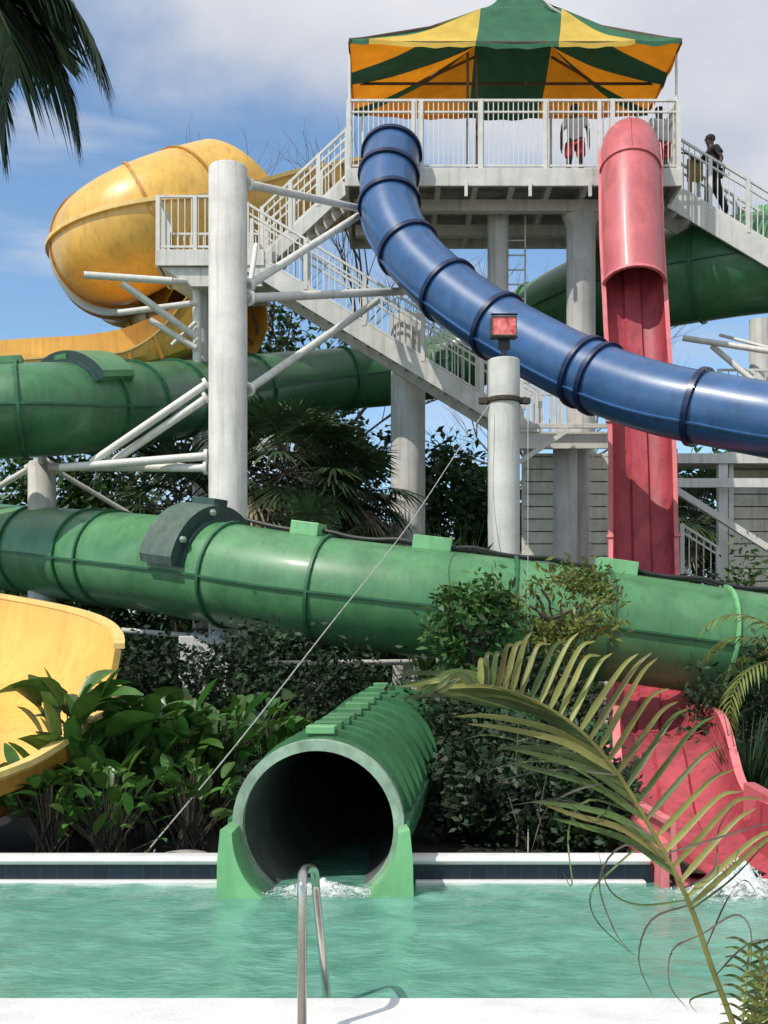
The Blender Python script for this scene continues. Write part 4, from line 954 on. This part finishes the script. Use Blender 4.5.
# ornamental grasses tall by the lamp pole
def grass_tuft(label, x, y, z, h, n, m, spread=.5, name='tall_grass', w_=.02, group='tall grasses'):
    V = []; Fc = []
    for k in range(n):
        a = random.uniform(0, 6.28); r0 = random.uniform(0, spread*.3); L_ = h*random.uniform(.6, 1.1); lean = random.uniform(.1, .8)*spread
        bx, by = x+r0*math.cos(a), y+r0*math.sin(a); px_, py_ = -math.sin(a+1.57*random.random()), math.cos(a+1.57*random.random())
        o = len(V)
        for j in range(5):
            f = j/4; c = (bx+math.cos(a)*lean*f*f*L_, by+math.sin(a)*lean*f*f*L_, z+L_*f*(1-.25*f*lean)); ww = w_*(1-f*.9)
            V += [(c[0]-px_*ww, c[1]-py_*ww, c[2]), (c[0]+px_*ww, c[1]+py_*ww, c[2])]
        for j in range(4): Fc.append((o+2*j, o+2*j+1, o+2*j+3, o+2*j+2))
    return tag(npmesh(name, V, Fc, m), label, 'grass', group)
grass_tuft('tall green grass tuft left of the lamp pole foot', P(455, 0, 23).x, 23, 1.0, 3.6, 260, LEAFM, .6, w_=.02)
grass_tuft('tall green grass tuft farther left beside the middle column', P(432, 0, 23.5).x, 23.8, .6, 3.4, 220, LEAFM, .6, w_=.02)
grass_tuft('grey-green spiky grass behind the red slide run-out', P(752, 0, 13).x, 13.2, .1, 1.25, 150, LEAF, .5, w_=.018)

# fan palms
def blade(V, Fc, M_, a, b, w_, dip, nrm, mi, mat_i, seg=3):
    a = Vector(a); b = Vector(b); d = (b-a); s = d.cross(nrm).normalized(); o = len(V)
    for j in range(seg+1):
        f = j/seg; c = a.lerp(b, f)+Vector((0, 0, -dip*f*f)); ww = w_*(.35+1.3*f if f < .45 else (1-f)*1.7)
        V += [tuple(c-s*ww/2), tuple(c+s*ww/2)]
    for j in range(seg): Fc.append((o+2*j, o+2*j+1, o+2*j+3, o+2*j+2)); mi.append(mat_i)
def fan_palm(label, x, y, h, R_, nf=22, bl=26, group='fan palms behind the green tube', m=FAN, zb=.05, tr=.13):
    t = thing('fan_palm', label, 'palm', (x, y, zb), group); mb = MB()
    pts = [(x+.06*math.sin(k), y, zb+h*k/8) for k in range(9)]; mb.pipe(pts, [tr*1.2-.004*k*5+(.02 if k % 2 else 0) for k in range(9)], 12); mb.build('trunk', BARKD, t, smooth=True)
    V = []; Fc = []; mi = []; st_ = MB(); c0 = Vector((x, y, zb+h))
    for k in range(nf):
        az = k*2.4+random.random()*.5; el = R(random.uniform(-35, 78)) if k % 3 else R(random.uniform(-50, 10)); dry = 1 if el < R(-25) and random.random() < .6 else 0
        d = Vector((math.cos(az)*math.cos(el), math.sin(az)*math.cos(el), math.sin(el))); pl = R_*random.uniform(.45, .65)
        e_ = c0+d*pl; st_.pipe([c0, c0+d*pl*.5+Vector((0, 0, .05)), e_], .015, 5)
        sd = d.cross(Vector((0, 0, 1))).normalized(); nr = sd.cross(d).normalized(); fl = R_*random.uniform(.45, .6)
        d = (d-Vector((0, 0, .25))).normalized()
        for q in range(bl):
            a = R(-115+230*q/(bl-1)); dd = (d*math.cos(a)+sd*math.sin(a)).normalized(); blade(V, Fc, None, e_, e_+dd*fl*(1-.25*abs(a)/2), .05*R_, fl*.28*random.uniform(.5, 1.5), nr, mi, dry)
    npmesh('crown', V, Fc, [m, FANDRY], t, mi=mi); st_.build('stalks', BARKD, t)
    return t
fan_palm('largest fan palm just right of the thick column', P(283, 0, 25).x, 25.5, 5.9, 2.1, 40, 30)
fan_palm('fan palm with drooping fronds left of the middle column', P(345, 0, 27).x, 27, 5.6, 1.9, 34, 28)
fan_palm('lower fan palm between two taller ones', P(310, 0, 24).x, 24, 3.9, 1.5, 34, 28)
fan_palm('fan palm left of the thick column under the upper green tube', P(178, 0, 26).x, 26, 5.2, 1.9, 34, 28)
fan_palm('short fan palm at the far left under the upper green tube', P(110, 0, 28).x, 28, 4.6, 1.6, 26, 26)
fan_palm('fan palm seen between the red slide and right wall', P(700, 0, 31).x, 31, 5.6, 1.7, 30, 26)

# bare branches
def bare(label, x, y, h, ztop, spread):
    mb = MB()
    def rec(a, d, L_, r, n):
        b = a+d*L_; m_ = a.lerp(b, .5)+Vector((random.uniform(-1, 1), random.uniform(-1, 1), random.uniform(-1, 1)))*L_*.07; mb.pipe([a, m_, b], [r, r*.85, r*.6], 6)
        if n:
            for k in range(3 if n > 2 else 2):
                e_ = Vector((random.uniform(-1, 1), random.uniform(-.7, .7), random.uniform(-.35, .9)))*.75; rec(b if k else m_, (d+e_).normalized(), L_*random.uniform(.6, .8), r*.55, n-1)
    rec(Vector((x, y, .05)), Vector((0, 0, 1)), h*.55, .17, 0)
    for k in range(4):
        rec(Vector((x, y, .05+h*(.42+.04*k))), Vector((math.cos(k*1.9+.4)*spread, math.sin(k*1.9), .9)).normalized(), h*.20, .085, 5)
    t = tag(mb.build('bare_tree', BARK, smooth=True), label, 'tree', 'leafless trees'); return t
bare('leafless tree whose twigs rise above the left stair flight', P(300, 0, 36).x, 36, 16.3, 0, .7)
bare('leafless tree with twigs hanging under the yellow helix', P(105, 0, 37).x, 37, 11.6, 0, .9)
bare('leafless tree with fine twigs seen under the tower platform', P(540, 0, 38).x, 38, 14.0, 0, .6)

# paddle-leaved shrubs beside the pool
def paddle_plant(label, x, y, h, n, sz, sp, group='broad paddle-leaved shrubs', m=PADDLE):
    t = thing('paddle_leaf_shrub', label, 'shrub', (x, y, .05), group); V = []; Fc = []; mb = MB()
    for k in range(n):
        az = random.uniform(0, 6.28); f = random.random()**.6; hh = h*(.30+.70*f); r_ = sp*random.uniform(.1, 1)*(1.15-.5*f)
        b = Vector((x+r_*math.cos(az), y+r_*math.sin(az), hh*random.uniform(.72, .95))); 
        if k % 2 == 0: mb.pipe([(x+random.uniform(-.15, .15), y+random.uniform(-.15, .15), .03), ((x+b.x)/2, (y+b.y)/2, b.z*.55), b], [.013, .010, .007], 5)
        el = R(random.uniform(15, 75)); a2 = az+random.uniform(-.9, .9)
        d = Vector((math.cos(a2)*math.cos(el), math.sin(a2)*math.cos(el), math.sin(el))); s = d.cross(Vector((0, 0, 1))).normalized(); s = (Matrix.Rotation(random.uniform(-.7, .7), 3, d)@s); nr = s.cross(d)
        L_ = sz*random.uniform(.6, 1.2); W_ = L_*random.uniform(.34, .48); o = len(V); ns = 6; cur = random.uniform(.05, .45)
        for j in range(ns+1):
            q = j/ns; wv = W_*math.sin(math.pi*min(1, (q*.92+.06)))**.75*.5; c = b+d*L_*q-nr*0-Vector((0, 0, cur*L_*q*q)); cup = wv*.35
            V += [tuple(c-s*wv+nr*cup), tuple(c), tuple(c+s*wv+nr*cup)]
        for j in range(ns):
            for q in (0, 1): Fc.append((o+3*j+q, o+3*j+q+1, o+3*j+q+4, o+3*j+q+3))
    npmesh('leaves', V, Fc, m, t, smooth=True); mb.build('stems', BARKD, t, smooth=True); return t
pl = [(72, 12.1, 1.80, 60, .62, .50, 'tallest paddle-leaved shrub in front of the yellow exit flume'), (128, 12.5, 1.70, 95, .48, .55, 'paddle-leaved shrub right of the yellow exit flume'), (170, 12.9, 1.6, 100, .42, .6, 'paddle-leaved shrub behind the rope anchor'),
      (215, 13.2, 1.55, 100, .38, .6, 'paddle-leaved shrub left of the tunnel mouth'), (262, 14.0, 1.6, 100, .36, .6, 'paddle-leaved shrub touching the ribbed tunnel'), (50, 11.5, .95, 70, .30, .5, 'low paddle-leaved plant at the far left pool edge'), (110, 11.5, 1.0, 90, .28, .6, 'low paddle-leaved plant near the pool edge left of the rope'), (190, 11.9, 1.0, 80, .27, .55, 'low paddle-leaved plant right of the rope anchor')]
for px, y, h, n, sz, sp, lb in pl: paddle_plant(lb, P(px, 0, y).x, y, h, n, sz, sp)
bs = [(1.0, 12.5, 1.05, .5), (1.85, 12.1, .95, .5), (2.1, 12.0, 1.0, .45), (-3.0, 15.5, 2.1, 1.1), (-1.6, 16.3, 2.2, 1.0), (-4.4, 17.5, 2.2, 1.2), (.9, 15.4, 1.7, .9), (2.0, 16.6, 2.1, .9), (1.5, 14.0, 1.3, .7), (4.9, 15.5, 2.1, .9), (6.3, 16.4, 2.4, 1.1), (5.1, 13.0, 1.3, .6), (-.6, 14.2+3.5, 2.0, .8), (-6.3, 18.5, 2.3, 1.2)]  # low front bushes added to fill the near-black shade behind the coping
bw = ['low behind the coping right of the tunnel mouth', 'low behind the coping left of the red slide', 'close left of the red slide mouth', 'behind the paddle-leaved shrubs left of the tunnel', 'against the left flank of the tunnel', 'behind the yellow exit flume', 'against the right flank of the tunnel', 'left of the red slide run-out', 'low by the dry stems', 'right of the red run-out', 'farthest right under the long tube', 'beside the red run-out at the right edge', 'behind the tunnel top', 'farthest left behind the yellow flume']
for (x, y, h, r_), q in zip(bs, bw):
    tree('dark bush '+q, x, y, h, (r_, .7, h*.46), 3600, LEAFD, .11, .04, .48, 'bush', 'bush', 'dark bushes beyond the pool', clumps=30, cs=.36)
# the two shrubs rising before the long tube
tree('dark green drooping shrub in front of the long green tube', P(472, 0, 16).x, 16.2, 2.95, (.62, .5, .62), 1500, LEAFM, .15, .035, .78, 'shrub', 'shrub', 'shrubs before the long tube', clumps=22, cs=.34, aspect=2.6, droop=.7)
tree('yellow-green shrub in front of the long green tube', P(570, 0, 16).x, 16.3, 3.15, (.72, .5, .60), 1700, LEAFY, .13, .035, .78, 'shrub', 'shrub', 'shrubs before the long tube', clumps=24, cs=.30, aspect=3.2, droop=-.3)
# dry stems
t = thing('dry_stems', 'thin grey dry stems hanging beyond the coping right of the tunnel', 'dry plant', (1.5, 12.6, .05)); mb = MB()
for k in range(12):
    px = random.uniform(480, 610); y = random.uniform(11.6, 13.2); a = P(px, 0, y); h = random.uniform(.6, 1.4)
    mb.pipe([(a.x, y, .03), (a.x+random.uniform(-.1, .1), y, h*.5), (a.x+random.uniform(-.25, .25), y, h)], [.012, .009, .004], 5)
t['kind'] = 'stuff'; mb.build('stems', DRY, t, smooth=True)['kind'] = 'stuff'
mb = MB(); mb.lathe((P(185, 0, 11.3).x, 11.3, .03), [(.02, .13), (.2, .10), (.33, .03), (.35, -.02)], 12); tag(mb.build('rock', PAVE, smooth=True), 'low flat rock beyond the coping left of the tunnel', 'rock')
# small palms at the right edge
def feather_palm(name, label, x, y, zc, nf, L_, m, trunk=None, lw=.03, ll=.35, els=(20, 75), az0=None, group=None, dens=26, droopk=.9, tr=.09):
    t = thing(name, label, 'palm', (x, y, .05), group)
    if trunk: 
        mb = MB(); mb.pipe([(x+.03*math.sin(k*1.3), y, .04+(zc-.04)*k/10) for k in range(11)], [tr*(1.3-.05*k)+(.008 if k % 2 else 0) for k in range(11)], 12); mb.build('trunk', BARK, t, smooth=True)
    c = Vector((x, y, zc)); 
    for k in range(nf):
        az = (k*2.399+.3) if az0 is None else az0[k][0]; el = R(random.uniform(*els)) if az0 is None else az0[k][1]; l_ = L_*random.uniform(.85, 1.1) if az0 is None else az0[k][2]
        V = []; Fc = []; mi = []; d0 = Vector((math.cos(az), math.sin(az), 0)); pts = []; p = c.copy(); e_ = el
        for j in range(15):
            pts.append(p.copy()); p = p+(d0*math.cos(e_)+Vector((0, 0, math.sin(e_))))*l_/14; e_ -= droopk*R(150)/14*(.4+j/12)
        mb = MB(); mb.pipe(pts, [.016*(1-.85*j/14) for j in range(15)], 6); fo = mb.build('frond', m, t, smooth=True)
        for j in range(dens):
            f = .12+.86*j/(dens-1); i_ = f*14; a = pts[int(i_)].lerp(pts[min(14, int(i_)+1)], i_-int(i_)); tg = (pts[min(14, int(i_)+1)]-pts[int(i_)]).normalized() if int(i_) < 14 else (pts[14]-pts[13]).normalized()
            sd = tg.cross(Vector((0, 0, 1))).normalized()
            for sg in (-1, 1):
                dd = (sd*sg*.85+tg*.75+Vector((0, 0, .05+random.uniform(-.15, .1)))).normalized(); LL = ll*math.sin(math.pi*(.15+.8*f))**.6*random.uniform(.8, 1.15)
                blade(V, Fc, None, a, a+dd*LL, lw, LL*random.uniform(.35, .75), sd.cross(tg), mi, 0, 4)
        npmesh('leaflets', V, Fc, m, fo)
    return t
feather_palm('small_palm', 'yellowish young palm at the right edge before the long tube', P(800, 0, 15).x, 15, 1.9, 10, 1.5, LEAFY, True, .035, .32, (10, 70), dens=22)
# coconut-like palm top left, trunk just outside the picture
c_ = (-1.475, 3.0, 3.735)
feather_palm('palm_tree', 'dark palm whose drooping fronds hang into the top left corner', c_[0], c_[1], c_[2], 11, 1.0, DARKF, True, .021, .235, group=None, dens=170,
             az0=[(R(0), R(8), .92), (R(-14), R(-4), .84), (R(14), R(2), .86), (R(-30), R(-8), .66), (R(24), R(-6), .7), (R(60), R(35), 1.0), (R(110), R(30), 1.0), (R(150), R(40), 1.0), (R(190), R(30), 1.0), (R(230), R(40), 1.0), (R(280), R(30), 1.0)], droopk=.62, tr=.07)

# foreground palm frond, its plant at the lower right corner
fp = thing('foreground_palm', 'young palm with one arching olive frond in the lower right foreground', 'palm', (1.5, 4.95, .04))
rach = catmull([P(748, 1075, 5.0), P(733, 1024, 5.0), P(712, 968, 5.0), P(690, 905, 4.98), P(660, 845, 4.95), P(622, 780, 4.9), P(585, 735, 4.85), P(545, 706, 4.8), P(508, 690, 4.72), P(484, 685, 4.68), P(466, 686, 4.65)], 8)
mb = MB(); mb.pipe(rach, [.0125*(1-.8*j/(len(rach)-1))+.001 for j in range(len(rach))], 8); fr_ = mb.build('frond', FROND, fp, smooth=True)
def ribbon(V, Fc, mi, pts, w_, mat_i, tw=0.0, fold=.4):
    pts = catmull(pts, 4); n = len(pts); o = len(V)
    for j, p in enumerate(pts):
        f = j/(n-1); tg = (pts[min(j+1, n-1)]-pts[max(j-1, 0)]).normalized(); view = Vector((math.sin(tw), -math.cos(tw), .25)); s = tg.cross(view).normalized(); nr = s.cross(tg)
        ww = w_*(min(1, .45+f*3)*(1-f)**.6+.04)
        V += [tuple(p-s*ww/2+nr*ww*fold*.5), tuple(p), tuple(p+s*ww/2+nr*ww*fold*.5)]
    for j in range(n-1):
        for q in (0, 1): Fc.append((o+3*j+q, o+3*j+q+1, o+3*j+q+4, o+3*j+q+3)); mi.append(mat_i)
V = []; Fc = []; mi = []
M_ = 240
nR = 26
for k in range(nR):                       # upper/right rank
    f = k/(nR-1); q = rach[min(len(rach)-2, int((.30+.62*f)*(len(rach)-1)))]
    ang = R(43+36*f+random.uniform(-5, 5)) if f < .75 else R(70+60*(f-.75)*4*.4+random.uniform(-5, 5)); L_ = (.48-.12*f if f < .5 else .42-.56*(f-.5))*random.uniform(.88, 1.08)
    d = Vector((math.cos(ang), random.uniform(-.15, .25), math.sin(ang))); b = Vector((.035+.03*(1-f), .02, -.03-.04*random.random()))
    ribbon(V, Fc, mi, [q, q+d*L_*.4, q+d*L_*.8+b*.1, q+d*L_+b*(.3+.8*random.random())], .031, 0 if random.random() < .8 else 1, random.uniform(-.5, .5))
nL = 25
for k in range(nL):                       # lower/left rank
    f = k/(nL-1); q = rach[min(len(rach)-2, int((.36+.62*f)*(len(rach)-1)))]
    ang = R(152+20*f+random.uniform(-5, 5)); L_ = (.66 if f < .5 else .66-1.05*(f-.5))*random.uniform(.85, 1.08)
    d = Vector((math.cos(ang), random.uniform(-.2, .15), math.sin(ang)))
    ribbon(V, Fc, mi, [q, q+d*L_*.35+Vector((0, 0, .03)), q+d*L_*.75-Vector((0, 0, .02)), q+d*L_-Vector((0, 0, .04+.05*random.random()))], .036, 1 if random.random() < .7 else 0, random.uniform(-.4, .4))
npmesh('leaflets', V, Fc, [FROND, FRONDG], fr_, mi=mi, smooth=True)
V = []; Fc = []; mi = []
for pts in ([(632, 812), (590, 800), (568, 830), (572, 885), (560, 870)], [(668, 862), (625, 845), (600, 880), (615, 930), (632, 955)], [(650, 838), (610, 870), (592, 895), (600, 925), (640, 960)],
            [(690, 905), (650, 920), (640, 960), (655, 1000)], [(690, 910), (730, 880), (760, 850), (770, 840)], [(664, 855), (710, 840), (760, 825), (775, 824)], [(700, 935), (672, 950), (668, 985), (690, 1010)], [(700, 935), (735, 915), (752, 930), (750, 975)],
            [(715, 975), (740, 950), (760, 940), (768, 960)], [(705, 950), (725, 900), (745, 880), (762, 900)], [(680, 890), (715, 870), (720, 830), (735, 800)], [(616, 775), (560, 770), (520, 775), (490, 785)], [(600, 752), (540, 745), (490, 735), (462, 740)], [(640, 818), (575, 768), (525, 762), (485, 772)], [(655, 838), (600, 812), (560, 800), (505, 806)],
            [(720, 990), (690, 1000), (700, 1015)], [(622, 780), (575, 790), (545, 810), (530, 850)], [(690, 900), (640, 905), (610, 890), (598, 850)]):
    ribbon(V, Fc, mi, [P(x_+random.uniform(-2, 2), y_, 4.95+random.uniform(-.12, .12)) for x_, y_ in pts], .011, 0 if random.random() < .6 else 1, random.uniform(-.6, .6))
npmesh('dry_leaflets', V, Fc, [DRY, FRONDG], fr_, mi=mi, smooth=True)
V = []; Fc = []; mi = []; mb = MB()
for k in range(7):
    a = random.uniform(0, 6.28); b = Vector((1.5+random.uniform(-.06, .06), 4.95+random.uniform(-.06, .06), .04)); h = random.uniform(.35, .75); r_ = random.uniform(.1, .38)
    e_ = b+Vector((r_*math.cos(a), r_*math.sin(a)*.6, h)); mb.pipe([b, b.lerp(e_, .5)+Vector((0, 0, .05)), e_], .006, 5)
    for j in range(12):
        f = .35+.65*j/11; q = b.lerp(e_, f); 
        for sg in (-1, 1):
            d = Vector((sg*math.cos(a+1.57)*.8+math.cos(a)*.4, sg*math.sin(a+1.57)*.8, .35)); ribbon(V, Fc, mi, [q, q+d*.08, q+d*.15-Vector((0, 0, .03))], .018, j % 2, random.uniform(-1, 1))
npmesh('basal_leaves', V, Fc, [LEAFY, FRONDG], fp, mi=mi, smooth=True); mb.build('stalks', FROND, fp)

foam(-.50, 10.02, .40, .24, .07, 900, 'white churned foam at the tunnel mouth')
foam(2.95, 10.0, .44, .34, .19, 1300, 'white splash foam at the end of the red slide')
